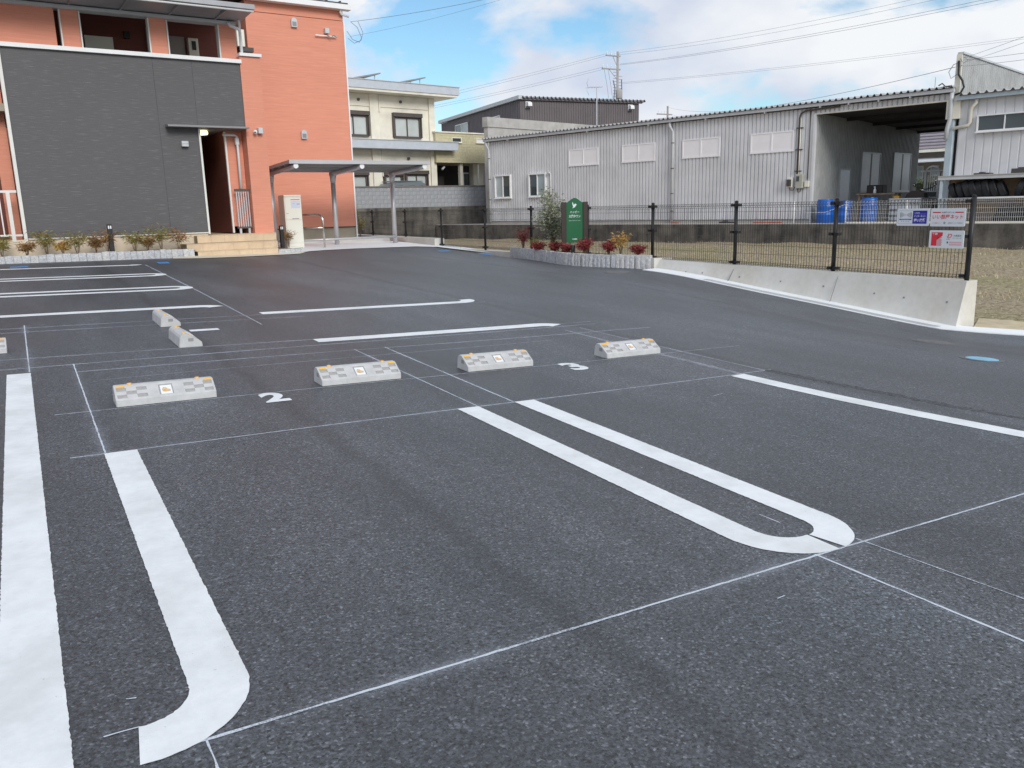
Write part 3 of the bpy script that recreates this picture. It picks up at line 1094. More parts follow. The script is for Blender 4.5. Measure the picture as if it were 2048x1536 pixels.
for x in (-0.155, -0.125, -0.09, -0.058):
    text_on('FREE'[int((x + 0.16) / 0.033)], 0.010, 0.013, (o_[0], o_[1] + -x, o_[2] - 0.056), AX, AY, INK, t)
text_on('インターネット', 0.165, 0.030, (up(o_)[0], o_[1] - 0.100, o_[2] + 0.013), AX, AY, PALE, t, 0.02)
text_on('使い放題', 0.165, 0.048, (up(o_)[0], o_[1] - 0.100, o_[2] - 0.040), AX, AY, PALE, t, 0.03)
text_on('入居者様', 0.075, 0.015, (up(o_)[0], o_[1] - 0.058, o_[2] + 0.055), AX, AY, PALE, t, 0.01)
flat(rect(0.018, 0.182, 0.0405, 0.042), up(o_), AX, AY, PALE, t, 'rule')
text_on('INTERNET', 0.12, 0.010, (up(o_)[0], o_[1] + 0.102, o_[2] - 0.0285), AX, AY, PALE, t)

t, o_ = fence_sign(5.975, 6.435, 0.880, 1.108, 'white sign with large red characters beside the end post of the fence')
text_on('いい部屋ネット', 0.405, 0.060, (o_[0], o_[1], o_[2] + 0.008), AX, AY, RED, t, 0.015)
text_on('お部屋さがしは', 0.165, 0.020, (o_[0], o_[1] + 0.0, o_[2] + 0.063), AX, AY, INK, t, 0.01)
flat(rect(-0.205, -0.095, 0.056, 0.070), o_, AX, AY, RED, t, 'red_bar')
flat(rect(0.095, 0.205, 0.056, 0.070), o_, AX, AY, RED, t, 'red_bar')
text_on('いい部屋ネット', 0.11, 0.016, (o_[0], o_[1] + 0.145, o_[2] - 0.070), AX, AY, RED, t)
text_on('大東建託パートナーズ株式会社', 0.19, 0.014, (o_[0], o_[1] - 0.105, o_[2] - 0.070), AX, AY, INK, t)
flat(arc(-0.035, -0.070, 0.013, 0, 340, 18) + arc(-0.035, -0.070, 0.007, 340, 0, 18), o_, AX, AY, INK, t, 'ring_emblem')

t, o_ = fence_sign(5.970, 6.430, 0.605, 0.830, 'white management sign with red stepped block, hung lowest on the fence')
flat([(-0.20, -0.085), (-0.125, -0.085), (-0.125, -0.010), (-0.05, 0.045), (-0.05, 0.088), (-0.20, 0.088)], o_, AX, AY, RED, t, 'red_block')
for k in range(9):
    yk = -0.082 + k * 0.0125
    x1 = -0.06 + 0.004 * (k % 2) if k < 7 else -0.075 + 0.02 * (k - 7)
    flat(rect(-0.123, x1, yk, yk + 0.005), o_, AX, AY, RED, t, 'red_stripe')
text_on('管理', 0.075, 0.032, (up(o_)[0], o_[1] + 0.155, o_[2] + 0.066), AX, AY, PALE, t, 0.02)
el = []
for k in range(25):
    a = 2 * math.pi * k / 24
    el.append((0.045 + 0.036 * math.cos(a) * math.cos(R(40)) - 0.022 * math.sin(a) * math.sin(R(40)), 0.042 + 0.036 * math.cos(a) * math.sin(R(40)) + 0.022 * math.sin(a) * math.cos(R(40))))
el2 = []
for k in range(25):
    a = 2 * math.pi * k / 24
    el2.append((0.045 + 0.027 * math.cos(a) * math.cos(R(40)) - 0.013 * math.sin(a) * math.sin(R(40)), 0.042 + 0.027 * math.cos(a) * math.sin(R(40)) + 0.013 * math.sin(a) * math.cos(R(40))))
m = MB()
for k in range(24):
    q = [el[k], el[k + 1], el2[k + 1], el2[k]]
    m.quad(*[Vector(o_) + Vector(AX) * p[0] + Vector(AY) * p[1] for p in q])
m.build('swirl_emblem', RED, t)
flat(rect(0.024, 0.030, 0.03, 0.075), o_, AX, AY, RED, t, 'swirl_stroke')
text_on('大東建託', 0.105, 0.025, (o_[0], o_[1] - 0.145, o_[2] + 0.048), AX, AY, INK, t)
text_on('パートナーズ', 0.115, 0.022, (o_[0], o_[1] - 0.142, o_[2] + 0.016), AX, AY, INK, t)
flat(rect(0.012, 0.030, -0.050, -0.028), o_, AX, AY, INK, t, 'small_mark')
for yk in (-0.038, -0.066):
    flat(rect(0.045, 0.205, yk - 0.009, yk + 0.009), o_, AX, AY, plain('faded_red_print', (0.72, 0.42, 0.46), 0.6), t, 'faded_print')
text_on('株式会社', 0.05, 0.010, (o_[0], o_[1] - 0.03, o_[2] + 0.0), AX, AY, INK, t)

# ================================================================== planter with sign and shrubs
plt = thing('granite_planter', 'curved planter edged with upright grey granite blocks below the green sign', 'planter', FW, (9.8, 14, 0.05))
PC = [(10.15, 16.95), (10.06, 16.45), (9.92, 15.7), (9.78, 15.0), (9.62, 14.3), (9.53, 13.7), (9.56, 13.1), (9.68, 12.6), (9.86, 12.15), (10.06, 11.75)]
pc = resample(PC, 0.02)
L_ = [0.0]
for a, b in zip(pc[:-1], pc[1:]):
    L_.append(L_[-1] + (b - a).length)
nst = int(L_[-1] / 0.104)


def at_len(s_):
    k = min(int(np.searchsorted(L_, s_)), len(pc) - 1)
    return pc[k]


def stone_mesh(w_, d_, h_, seed):
    """split-face block, front face uneven"""
    r_ = np.random.default_rng(seed)
    nx_, nz_ = 3, 4
    m = MB()
    for iz in range(nz_ + 1):
        for ix in range(nx_ + 1):
            e = 0.0 if iz == 0 else 1.0
            edge = ix in (0, nx_) or iz == nz_
            off = (0.005 if edge else 0.0) - (0 if edge else r_.random() * 0.010)
            m.v.append((-w_ / 2 + w_ * ix / nx_ + (0 if ix in (0, nx_) else r_.normal() * 0.004), -d_ / 2 + off, h_ * iz / nz_ + (r_.normal() * 0.004 if iz == nz_ else 0)))
    for iz in range(nz_):
        for ix in range(nx_):
            a = iz * (nx_ + 1) + ix
            m.f.append((a, a + 1, a + nx_ + 2, a + nx_ + 1))
    k = len(m.v)
    m.v += [(-w_ / 2, d_ / 2, 0), (w_ / 2, d_ / 2, 0), (w_ / 2, d_ / 2, h_), (-w_ / 2, d_ / 2, h_)]
    top = [nz_ * (nx_ + 1) + i for i in range(nx_ + 1)]
    m.f.append(tuple(top) + (k + 2, k + 3))
    m.f.append((k + 1, k, k + 3, k + 2))
    lft = [i * (nx_ + 1) for i in range(nz_ + 1)]
    rgt = [i * (nx_ + 1) + nx_ for i in range(nz_ + 1)]
    m.f.append(tuple(reversed(lft)) + (k, k + 3) if False else (k,) + tuple(lft) + (k + 3,))
    m.f.append(tuple(rgt) + (k + 2, k + 1))
    me = m.mesh('granite_block')
    me.materials.append(GRAN)
    return me


ST = [stone_mesh(0.1025, 0.10, 0.33, 10 + i) for i in range(6)]
for k in range(nst):
    p = at_len((k + 0.5) * L_[-1] / nst)
    q = at_len((k + 0.5) * L_[-1] / nst + 0.05) - at_len((k + 0.5) * L_[-1] / nst - 0.05)
    o = bpy.data.objects.new('granite_block', ST[k % 6])
    COL.objects.link(o)
    o.parent = plt
    o.location = Vector((p.x, p.y, 0.0)) - Vector((9.8, 14, 0.05)) + Vector((rng.normal() * 0.003, rng.normal() * 0.003, rng.normal() * 0.004 - 0.015))
    o.rotation_euler = (0, 0, math.atan2(q.y, q.x) + rng.normal() * 0.02)
m = MB()
inner = [(p.x + 0.03, p.y) for p in resample(PC, 0.4)]
m.quad(*[(x, y, 0.255) for x, y in inner + [(10.45, 11.75), (10.45, 16.95)]])
m.build('soil', SOIL, plt)
# backing kerb so the bed is closed behind the fence
MB().box(10.06, 10.50, 11.66, 11.748, -0.1, 0.262).build('end_kerb', NEWCON, plt)
MB().box(10.42, 10.50, 11.75, 16.95, -0.3, 0.25).build('back_kerb', NEWCON, plt)


def spray(m, c, r_, h_, nst_, nleaf, lw, ll, droop=0.35, upright=0.6, seed=0):
    """stems fanning from the base with narrow paired leaves towards their tips; returns stem paths"""
    r = np.random.default_rng(seed)
    paths = []
    for s_ in range(nst_):
        a = 2 * math.pi * (s_ + r.random()) / nst_
        reach = r_ * (0.35 + 0.65 * r.random())
        hh = h_ * (0.6 + 0.4 * r.random())
        b = Vector((c[0], c[1], c[2]))
        tip = b + Vector((math.cos(a) * reach, math.sin(a) * reach, hh))
        mid = b.lerp(tip, 0.5) + Vector((-math.cos(a) * reach * 0.2, -math.sin(a) * reach * 0.2, hh * 0.12))
        paths.append([b, mid, tip])
        for k in range(nleaf):
            t_ = 0.45 + 0.6 * r.random()
            if t_ < 0.5:
                p = b.lerp(mid, t_ * 2)
            else:
                p = mid.lerp(tip, min(1.15, (t_ - 0.5) * 2))
            aa = r.random() * 6.283
            el_ = (r.random() - droop) * 1.2
            d = Vector((math.cos(aa) * math.cos(el_), math.sin(aa) * math.cos(el_), math.sin(el_) + 0.1)).normalized()
            p = p + d * (r.random() * r_ * 0.35)
            sd_ = d.cross(Vector((r.normal(), r.normal(), r.normal() + 1.2))).normalized()
            l_ = ll * (0.6 + 0.8 * r.random())
            w_ = lw * (0.7 + 0.6 * r.random())
            dr = Vector((0, 0, -l_ * 0.25))
            m.add([p, p + d * l_ * 0.45 + sd_ * w_, p + d * l_ + dr, p + d * l_ * 0.45 - sd_ * w_], [(0, 1, 2, 3)])
    return paths


def shrub(name, label, cat, pos, r_, h_, nst_, nleaf, lw, ll, mat, seed, group=None, stem_r=0.005, droop=0.35, frame=FW):
    t = thing(name, label, cat, frame, pos, group)
    f = MB()
    paths = spray(f, pos, r_, h_, nst_, nleaf, lw, ll, droop, 0.6, seed)
    f.build('foliage', mat, t)
    s_ = MB()
    for p in paths:
        s_.tube([p[0] - Vector((0, 0, 0.03)), p[1], p[2]], [stem_r, stem_r * 0.7, stem_r * 0.35], 5)
    s_.build('stems', BARK, t)
    return t


RG = 'red shrubs in the granite planter'
reds = [((10.08, 16.29), 'crimson shrub at the left end of the granite planter', 0.16, 0.40),
        ((9.83, 15.25), 'small crimson shrub second from the left in the granite planter', 0.13, 0.22),
        ((9.83, 14.60), 'crimson shrub third from the left in the planter, left of the green sign', 0.15, 0.25),
        ((9.72, 13.98), 'crimson shrub in front of the left post of the green sign', 0.13, 0.20),
        ((9.80, 13.48), 'bright crimson shrub in front of the right post of the green sign', 0.15, 0.25),
        ((9.96, 12.90), 'large crimson shrub right of the green sign, next to the orange one', 0.17, 0.32),
        ((10.16, 12.24), 'crimson shrub at the right end of the granite planter', 0.15, 0.24)]
for i, (p, lb, rr, hh) in enumerate(reds):
    shrub('red_shrub', lb, 'shrub', (p[0], p[1], 0.25), rr * (1.0 + 0.18 * math.sin(i * 2.1)), hh * (1.1 + 0.2 * math.cos(i * 1.7)), 14 + (i * 5) % 7, 44 + (i * 11) % 23, 0.007, 0.06, NAND_R, 40 + i, RG)
shrub('orange_shrub', 'orange and yellow shrub between two crimson ones in the granite planter', 'shrub', (10.12, 12.72, 0.25), 0.18, 0.46, 11, 34, 0.008, 0.075, NAND_Y, 61)
shrub('yellow_shrub', 'sparse yellow-green shrub between crimson ones near the left end of the planter', 'shrub', (10.05, 15.75, 0.25), 0.15, 0.30, 10, 26, 0.007, 0.06, SHRUBY, 62)

# tall grey-green shrub left of the sign
ts = thing('evergreen_shrub', 'tall pale grey-green shrub standing left of the green sign', 'shrub', FW, (10.08, 15.05, 0.25))
f, s_ = MB(), MB()
r_ = np.random.default_rng(5)
for k in range(15):
    a = r_.random() * 6.28
    rad = 0.06 + 0.30 * r_.random()
    tip = Vector((10.08 + math.cos(a) * rad, 15.05 + math.sin(a) * rad * 1.1, 0.85 + 0.82 * (k / 14) * (1 - 0.25 * rad / 0.3)))
    b = Vector((10.08, 15.05, 0.24))
    mid = b.lerp(tip, 0.55) + Vector((-math.cos(a) * rad * 0.3, -math.sin(a) * rad * 0.3, 0.1))
    s_.tube([b, mid, tip], [0.012, 0.008, 0.003], 5)
    for q in range(150):
        t_ = 0.30 + 0.75 * r_.random() ** 0.6
        p = b.lerp(mid, t_ / 0.55) if t_ < 0.55 else mid.lerp(tip, (t_ - 0.55) / 0.45)
        p = p + Vector((r_.normal() * 0.075, r_.normal() * 0.075, r_.normal() * 0.06))
        aa = r_.random() * 6.28
        d = Vector((math.cos(aa), math.sin(aa), 0.25 + r_.normal() * 0.4)).normalized()
        sd_ = d.cross(Vector((r_.normal(), r_.normal(), 1))).normalized()
        l_ = 0.06 + 0.04 * r_.random()
        w_ = 0.010 + 0.005 * r_.random()
        f.add([p, p + d * l_ * 0.5 + sd_ * w_, p + d * l_ - Vector((0, 0, l_ * 0.2)), p + d * l_ * 0.5 - sd_ * w_], [(0, 1, 2, 3)])
f.build('foliage', SHRUB, ts)
s_.build('trunk', BARK, ts)

# the green name sign
SGN = Frame((10.03, 14.15), math.degrees(math.atan2(-0.52, 0.855)))
sg = thing('name_sign', 'dark green arched-top name sign between two brown posts in the planter', 'sign', SGN, (0, 0, 0.25))
for x in (-0.225, 0.225):
    MB().cbox(x - 0.052, x + 0.052, -0.045, 0.045, 0.1, 1.325, 0.006).build('post', DWOOD, sg)
pts = [(-0.172, 0.49), (0.172, 0.49), (0.172, 1.315)]
for k in range(1, 24):
    x = 0.172 - 0.344 * k / 24
    pts.append((x, 1.315 + 0.092 * (0.5 + 0.5 * math.cos(math.pi * x / 0.172)) ** 0.8))
pts.append((-0.172, 1.315))
MB().prism(pts, -0.022, 0.022, 'y').build('board', GREEN, sg)
sax, say, so = (1, 0, 0), (0, 0, 1), (0, -0.0245, 0)
text_on('ハッピー', 0.19, 0.050, (0.0, -0.0245, 1.12), sax, say, PALE, sg, 0.012)
text_on('大門タウン', 0.24, 0.062, (0.0, -0.0245, 1.035), sax, say, PALE, sg, 0.012)
text_on('Happy Daimon Town', 0.24, 0.018, (0.0, -0.0245, 0.945), sax, say, PALE, sg)
text_on('大東建託', 0.11, 0.028, (0.0, -0.0245, 0.565), sax, say, PALE, sg, 0.02)
flat([(-0.046, 1.330), (-0.030, 1.300), (-0.016, 1.258), (-0.004, 1.282), (0.018, 1.290), (0.048, 1.270), (0.028, 1.262), (0.036, 1.248), (0.016, 1.242), (0.012, 1.222), (-0.012, 1.212), (-0.046, 1.196), (-0.036, 1.214), (-0.026, 1.232), (-0.040, 1.262), (-0.047, 1.296)], so, sax, say, PALE, sg, 'bird_emblem')
# ground spotlight in front of it
sl = thing('spotlight', 'small black garden spotlight in the planter aimed up at the green sign', 'lamp', FW, (9.68, 13.72, 0.25))
MB().cyl((9.68, 13.72, 0.22), (9.68, 13.72, 0.34), 0.035, 14).build('stake', BLACK, sl)
MB().cyl((9.68, 13.72, 0.33), (9.70, 13.75, 0.46), 0.04, 16, 0.05).build('head', BLACK, sl)
MB().cyl((9.699, 13.749, 0.456), (9.701, 13.752, 0.468), 0.052, 16).build('lens_ring', GREYM, sl)
MB().cyl((9.664, 13.694, 0.28), (9.664, 13.694, 0.33), 0.018, 8).build('label_plate', GREYM, sl)
MB().cyl((9.735, 13.68, 0.22), (9.735, 13.68, 0.30), 0.012, 8).build('peg', BLACK, sl)


# ================================================================== wheel stops
def stop_proto(name='wheel_stop'):
    t = thing(name, 'x', 'wheel stop', FW, (0, 0, 0), 'wheel stops on the asphalt')
    # profile in (depth y, z); the sloping face looks towards -y
    prof = [(0.0, 0.0), (0.004, 0.038), (0.012, 0.044), (0.112, 0.106), (0.120, 0.110), (0.156, 0.110), (0.176, 0.101), (0.188, 0.082), (0.196, 0.0)]
    m = MB()
    n = len(prof)
    c = 0.006
    cols = [(-0.30, c), (-0.30 + c, 0), (0.30 - c, 0), (0.30, c)]
    cen = (0.10, 0.05)
    for x, inset in cols:
        for (y, z) in prof:
            k = 1 - (inset / 0.1)
            m.v.append((x, cen[0] + (y - cen[0]) * k, z if z == 0 else cen[1] + (z - cen[1]) * k))
    for i in range(3):
        for k in range(n - 1):
            if not (i == 1 and k == 2):
                m.f.append((i * n + k, (i + 1) * n + k, (i + 1) * n + k + 1, i * n + k + 1))
    p0_, d_ = Vector((0, 0.012, 0.044)), Vector((0, 0.100, 0.062))
    n_v = Vector((0, -d_.z, d_.y)).normalized()
    ln_ = d_.length

    def cell(x0, x1, a0, a1, sink):
        q = [p0_ + Vector((x, 0, 0)) + d_ * (a / ln_) for x, a in ((x0, a0), (x1, a0), (x1, a1), (x0, a1))]
        if not sink:
            m.add(q, [(0, 1, 2, 3)])
        else:
            b = [p - n_v * sink for p in q]
            sunk.append(len(m.f))
            m.add(q + b, [(4, 5, 6, 7), (0, 1, 5, 4), (1, 2, 6, 5), (2, 3, 7, 6), (3, 0, 4, 7)])

    sunk = []
    for sx in (-1, 1):
        edges = ((0.288, 0.292, ()), (0.232, 0.288, (0, 2)), (0.172, 0.232, (1,)), (0.112, 0.172, (0, 2)), (0.042, 0.112, ()))
        for xa, xb, rows in edges:
            if xb - xa < 0.005:
                continue
            x0, x1 = sorted((sx * xa, sx * xb))
            cell(x0, x1, 0.0, 0.008, 0)
            for r_i in range(3):
                cell(x0, x1, 0.008 + 0.031 * r_i, 0.008 + 0.031 * (r_i + 1), 0.007 if r_i in rows else 0)
            cell(x0, x1, 0.101, ln_, 0)
        x0, x1 = sorted((sx * 0.288, sx * 0.294))
        cell(x0, x1, 0.0, ln_, 0)
    cell(-0.042, 0.042, 0.0, 0.012, 0)
    cell(-0.042, 0.042, 0.012, 0.104, 0.006)
    cell(-0.042, 0.042, 0.104, ln_, 0)
    m.f.append(tuple(range(n)))
    m.f.append(tuple(range(4 * n - 1, 3 * n - 1, -1)))
    body = m.build('body', STOPC, t)
    body.data.materials.append(STOPR)
    for fi in sunk:
        body.data.polygons[fi].material_index = 1
    o0 = Vector((0, 0.012, 0.044))
    dv = (Vector((0, 0.112, 0.106)) - o0)
    ln = dv.length
    dv.normalize()
    nv = Vector((0, -dv.z, dv.y))

    def patch(x0, x1, a0, a1, h_, mat, nm, sink=0.0):
        mm = MB()
        base = [o0 + Vector((x, 0, 0)) + dv * a for x, a in ((x0, a0), (x1, a0), (x1, a1), (x0, a1))]
        topp = [p + nv * h_ for p in base]
        mm.add(base + topp, [(4, 5, 6, 7), (0, 1, 5, 4), (1, 2, 6, 5), (2, 3, 7, 6), (3, 0, 4, 7)])
        return mm.build(nm, mat, t if nm != 'print' else plate)

    # reflectors on the slope and studs on the crest
    for sx in (-1, 1):
        patch(sx * 0.262 - 0.024, sx * 0.262 + 0.024, 0.1025, 0.1165, 0.005, AMBER, 'reflector')
        MB().lathe([(0.017, -0.004), (0.016, 0.005), (0.010, 0.009), (0.001, 0.010)], (sx * 0.205, 0.138, 0.110), 14).build('stud', AMBER, t, True)
    plate = patch(-0.034, 0.036, 0.014, 0.094, -0.0035, PALE, 'plate')
    mm = MB()
    for k, (px_, pa_) in enumerate(((-0.020, 0.040), (0.002, 0.036), (0.026, 0.040), (0.028, 0.054), (0.010, 0.062), (0.004, 0.076), (-0.014, 0.078), (-0.024, 0.060))):
        mm.v.append(o0 + Vector((px_, 0, 0)) + dv * pa_ - nv * 0.0022)
    mm.f = [tuple(range(8))]
    mm.build('print', STICK, plate)
    for sx in (-1, 1):
        MB().box(sx * 0.3005 - 0.0008, sx * 0.3005 + 0.0008, 0.075, 0.120, 0.050, 0.078).build('lifting_slot', STOPD, t)
    return t


def place(root, loc, rot, label, first=False):
    if first:
        r = root
    else:
        r = root.copy()
        COL.objects.link(r)
        for ch in list(root.children):
            c = ch.copy(); COL.objects.link(c); c.parent = r
            for g in ch.children:
                d = g.copy(); COL.objects.link(d); d.parent = c
    x, y = loc
    r.location = (x, y, zg(x, y) + 0.002)
    ax, ay = math.cos(rot), math.sin(rot)
    gx = (zg(x + .2, y) - zg(x - .2, y)) / .4
    gy = (zg(x, y + .2) - zg(x, y - .2)) / .4
    nrm = Vector((-gx, -gy, 1)).normalized()
    r.rotation_euler = (nrm.to_track_quat('Z', 'Y').to_matrix() @ Matrix.Identity(3)).to_euler()
    q = Vector((0, 0, 1)).rotation_difference(nrm)
    r.rotation_mode = 'QUATERNION'
    from mathutils import Quaternion
    r.rotation_quaternion = q @ Quaternion((0, 0, 1), rot)
    r['label'] = label
    return r


ps = stop_proto()
for i, (x, y, rot, lb) in enumerate((
        (0.69, 5.475, 0.0, 'concrete wheel stop left of the painted 2, nearest the long white line'),
        (2.00, 5.470, 0.0, 'concrete wheel stop right of the painted 2'),
        (3.16, 5.470, 0.0, 'concrete wheel stop left of the painted 3'),
        (4.50, 5.455, 0.0, 'concrete wheel stop right of the painted 3, nearest the retaining wall'),
        (1.285, 7.82, R(90), 'wheel stop turned sideways, the nearer of the two by the painted 1'),
        (1.325, 9.17, R(90), 'wheel stop turned sideways, the farther of the two by the painted 1'),
        (-0.50, 7.90, 0.0, 'wheel stop cut off by the left edge of the picture'))):
    place(ps, (x, y), rot, lb, i == 0)

# ================================================================== apartment house (frame FA: x along the front, y inwards)
ap = thing('apartment_house', 'two-storey salmon apartment house with a charcoal entrance wall', 'building', FA, (4, 20.3, 0.3))
# charcoal front wall in panels
for x0, x1, z0, z1 in ((1.14, 4.028, 0.84, 4.69), (4.032, 4.868, 0.84, 4.69), (4.872, 5.958, 3.215, 4.69)):
    MB().box(x0, x1, 20.30, 20.44, z0, z1).build('charcoal_panel', DARKSID, ap)
MB().box(1.10, 5.95, 20.34, 20.44, 0.80, 4.70).f  # (no object; keeps the numbers together)
MB().box(-8, 4.86, 20.33, 20.60, 0.1, 0.825).build('foundation', BEIGE, ap)
MB().box(1.13, 4.87, 20.285, 20.345, 0.822, 0.845).build('base_trim', WTRIM, ap)
MB().box(1.075, 1.138, 20.27, 20.46, 0.70, 4.69).build('corner_trim', WTRIM, ap)
MB().box(4.862, 4.905, 20.27, 20.46, 0.80, 3.20).build('door_trim', WTRIM, ap)
MB().box(-8, 5.985, 20.22, 20.52, 4.692, 4.775).build('parapet_cap', WHITE, ap)
# canopy over the entrance
MB().prism([(20.30, 3.21), (19.98, 3.205), (19.98, 3.245), (20.30, 3.275)], 4.15, 5.965, 'x').build('entrance_canopy', GREYM, ap)
# salmon wing wall to the right of the entrance
MB().box(5.962, 6.44, 20.28, 20.48, 0.78, 4.86).build('wing_wall', SALMON, ap)
MB().box(5.955, 6.47, 20.22, 20.54, 4.862, 4.93).build('wing_cap', WHITE, ap)
MB().box(5.962, 6.44, 20.48, 24.0, 0.78, 4.2).build('wing_return', SALMON, ap)
# left bay behind the railing
MB().box(-8, -1.2, 20.95, 21.1, 0.82, 4.69).build('bay_wall', SALMON, ap)
MB().box(0.84, 1.08, 20.95, 21.1, 0.82, 4.69).build('bay_wall', SALMON, ap)
MB().box(-1.2, 0.84, 20.95, 21.1, 3.0, 4.69).build('bay_lintel', SALMON, ap)
MB().box(-1.3, 1.08, 22.1, 22.2, 0.82, 3.0).build('bay_back', SALMON_SHADE, ap)
MB().box(-1.2, 0.84, 21.11, 22.1, 2.95, 3.0).build('bay_ceiling', SOFFIT, ap)
MB().box(-0.3, 0.5, 22.05, 22.1, 0.82, 2.85).build('flat_door', DKMETAL, ap)
MB().box(-8, 1.08, 20.5, 22.2, 4.50, 4.68).build('balcony_slab', SOFFIT, ap)
rl = MB().box(-3, 1.06, 20.32, 20.37, 1.80, 1.85).box(-3, 1.06, 20.325, 20.365, 0.90, 0.94).build('railing', WTRIM, ap)
for k in range(16):
    MB().box(0.72 - 0.11 * k, 0.745 - 0.11 * k, 20.335, 20.36, 0.94, 1.80).build('baluster', WTRIM, rl)
MB().box(0.86, 0.93, 20.31, 20.38, 0.78, 1.80).build('railing_post', WTRIM, rl)
# entrance recess
MB().box(4.78, 5.96, 24.5, 24.6, 0.80, 3.2).build('entrance_back', SALMON_SHADE, ap)
MB().box(4.78, 4.86, 20.46, 24.5, 0.80, 3.2).build('entrance_side', SALMON_SHADE, ap)
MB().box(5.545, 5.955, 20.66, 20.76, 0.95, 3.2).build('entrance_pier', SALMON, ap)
MB().box(5.545, 5.62, 20.77, 24.5, 0.80, 3.2).build('entrance_side', SALMON_SHADE, ap)
MB().box(4.6, 5.96, 20.45, 24.6, 3.205, 3.30).build('entrance_ceiling', SOFFIT, ap)
MB().box(5.525, 5.565, 20.60, 20.66, 0.80, 3.17).build('door_trim', WTRIM, ap)
MB().box(4.905, 6.44, 20.15, 24.5, 0.70, 0.778).build('landing', TILE, ap)
sc_ = MB().box(5.60, 5.955, 20.42, 20.47, 1.78, 1.84).box(5.60, 5.955, 20.42, 20.47, 0.90, 0.94).build('side_railing', BROWNM, ap)
for k in range(6):
    MB().box(5.625 + 0.056 * k, 5.650 + 0.056 * k, 20.43, 20.46, 0.94, 1.78).build('baluster', ALU, sc_)
for x in (5.64, 5.85):
    MB().box(x, x + 0.05, 20.42, 20.47, 0.778, 0.90).build('railing_foot', ALU, sc_)
MB().lathe([(0.001, 0.0), (0.13, 0.015), (0.15, 0.05), (0.13, 0.10)], (5.07, 20.85, 3.10), 20).build('ceiling_lamp', LAMP, ap)
# down pipe in the entrance
MB().tube([(5.48, 20.55, 3.10), (5.74, 20.55, 3.10), (5.80, 20.55, 3.07), (5.80, 20.55, 1.85)], 0.033, 10).build('down_pipe', WHITE, ap, True)
MB().cbox(5.755, 5.845, 20.51, 20.60, 2.88, 3.04, 0.01).build('rain_hopper', WHITE, ap)
# upper corridor: columns, back wall, doors, meter
for x0, x1 in ((-8, 2.225), (2.34, 2.685), (4.085, 4.445), (5.605, 5.985)):
    MB().box(x0, x1, 20.50, 20.68, 4.55, 5.56).build('corridor_pier', SALMON, ap)
for x in (2.315, 2.69, 4.06, 4.45, 5.58):
    MB().box(x, x + 0.028, 20.485, 20.69, 4.72, 5.55).build('corner_trim', WTRIM, ap)
MB().box(-8, 5.99, 22.3, 22.45, 3.3, 6.3).build('corridor_wall', SALMON_SHADE, ap)
MB().box(-8, 6.4, 20.45, 22.3, 3.45, 3.6).build('corridor_floor', GREYF, ap)
MB().box(2.95, 3.55, 21.95, 22.28, 4.2, 5.35).build('heat_pump', LOCKER, ap)
MB().box(4.35, 4.75, 22.24, 22.31, 3.6, 5.70).build('flat_door', DOORM, ap)
MB().box(4.87, 5.22, 22.24, 22.31, 3.6, 5.55).build('flat_door', DOORM, ap)
mt = MB().cbox(5.28, 5.52, 22.12, 22.30, 4.98, 5.52, 0.01).build('meter_box', LOCKER, ap)
MB().box(5.36, 5.46, 22.11, 22.125, 5.24, 5.45).build('meter_window', GLASSD, mt)
MB().box(3.85, 3.97, 22.2, 22.3, 5.40, 5.56).build('corridor_lamp', BLACK, ap)
MB().box(2.60, 2.68, 22.2, 22.3, 5.5, 5.62).build('corridor_lamp', WHITE, ap)
# corridor roof, its gutter and pipe
MB().box(-8, 5.99, 20.40, 20.72, 5.56, 5.63).build('corridor_gutter', FASC, ap)
MB().prism([(20.70, 5.64), (19.32, 5.70), (19.32, 5.80), (24.5, 6.30), (24.5, 6.18), (20.7, 5.74)], -8, 6.12, 'x').build('corridor_roof', SOFFIT, ap)
MB().tube([(-8, 19.36, 5.66), (6.10, 19.36, 5.66)], 0.022, 8).build('roof_rail', WHITE, ap, True)
for k in range(9):
    MB().box(5.5 - 1.0 * k, 5.53 - 1.0 * k, 19.4, 20.5, 5.63, 5.70).build('roof_bracket', SOFFIT, ap)
MB().tube([(5.80, 20.36, 5.60), (5.83, 20.34, 5.52), (6.02, 20.34, 5.46), (6.05, 20.36, 5.40), (6.05, 20.36, 4.78)], 0.035, 10).build('down_pipe', WHITE, ap, True)
MB().tube([(6.03, 20.30, 5.95), (6.05, 20.36, 5.4)], 0.03, 8).build('down_pipe', WHITE, ap, True)
# main block on the right
MB().box(7.50, 10.44, 24.60, 33, 0.78, 6.845).build('block_wall', SALMON, ap)
MB().box(7.51, 10.43, 24.63, 33, 6.845, 6.862).build('band_groove', DKMETAL, ap)
MB().box(7.50, 10.44, 24.60, 33, 6.862, 7.16).build('frieze_wall', SALMON, ap)
MB().box(-8, 7.49, 29, 33, 0.3, 7.16).build('rear_wall', SALMON, ap)
MB().box(7.52, 10.42, 24.63, 33, 0.1, 0.74).build('block_foundation', GREYF, ap)
MB().box(7.5, 10.45, 24.585, 24.66, 0.745, 0.775).build('base_flashing', DKMETAL, ap)
MB().box(10.435, 10.475, 24.57, 24.64, 0.33, 6.84).build('corner_trim', WHITE, ap)
MB().box(-8, 10.62, 24.32, 24.58, 7.13, 7.27).build('eaves_gutter', WHITE, ap)
MB().box(-8, 10.55, 24.4, 33.5, 7.275, 7.33).build('roof', DKMETAL, ap)
for k in range(14):
    MB().box(10.3 - 0.42 * k, 10.34 - 0.42 * k, 24.4, 33.5, 7.331, 7.37).build('roof_seam', DKMETAL, ap)
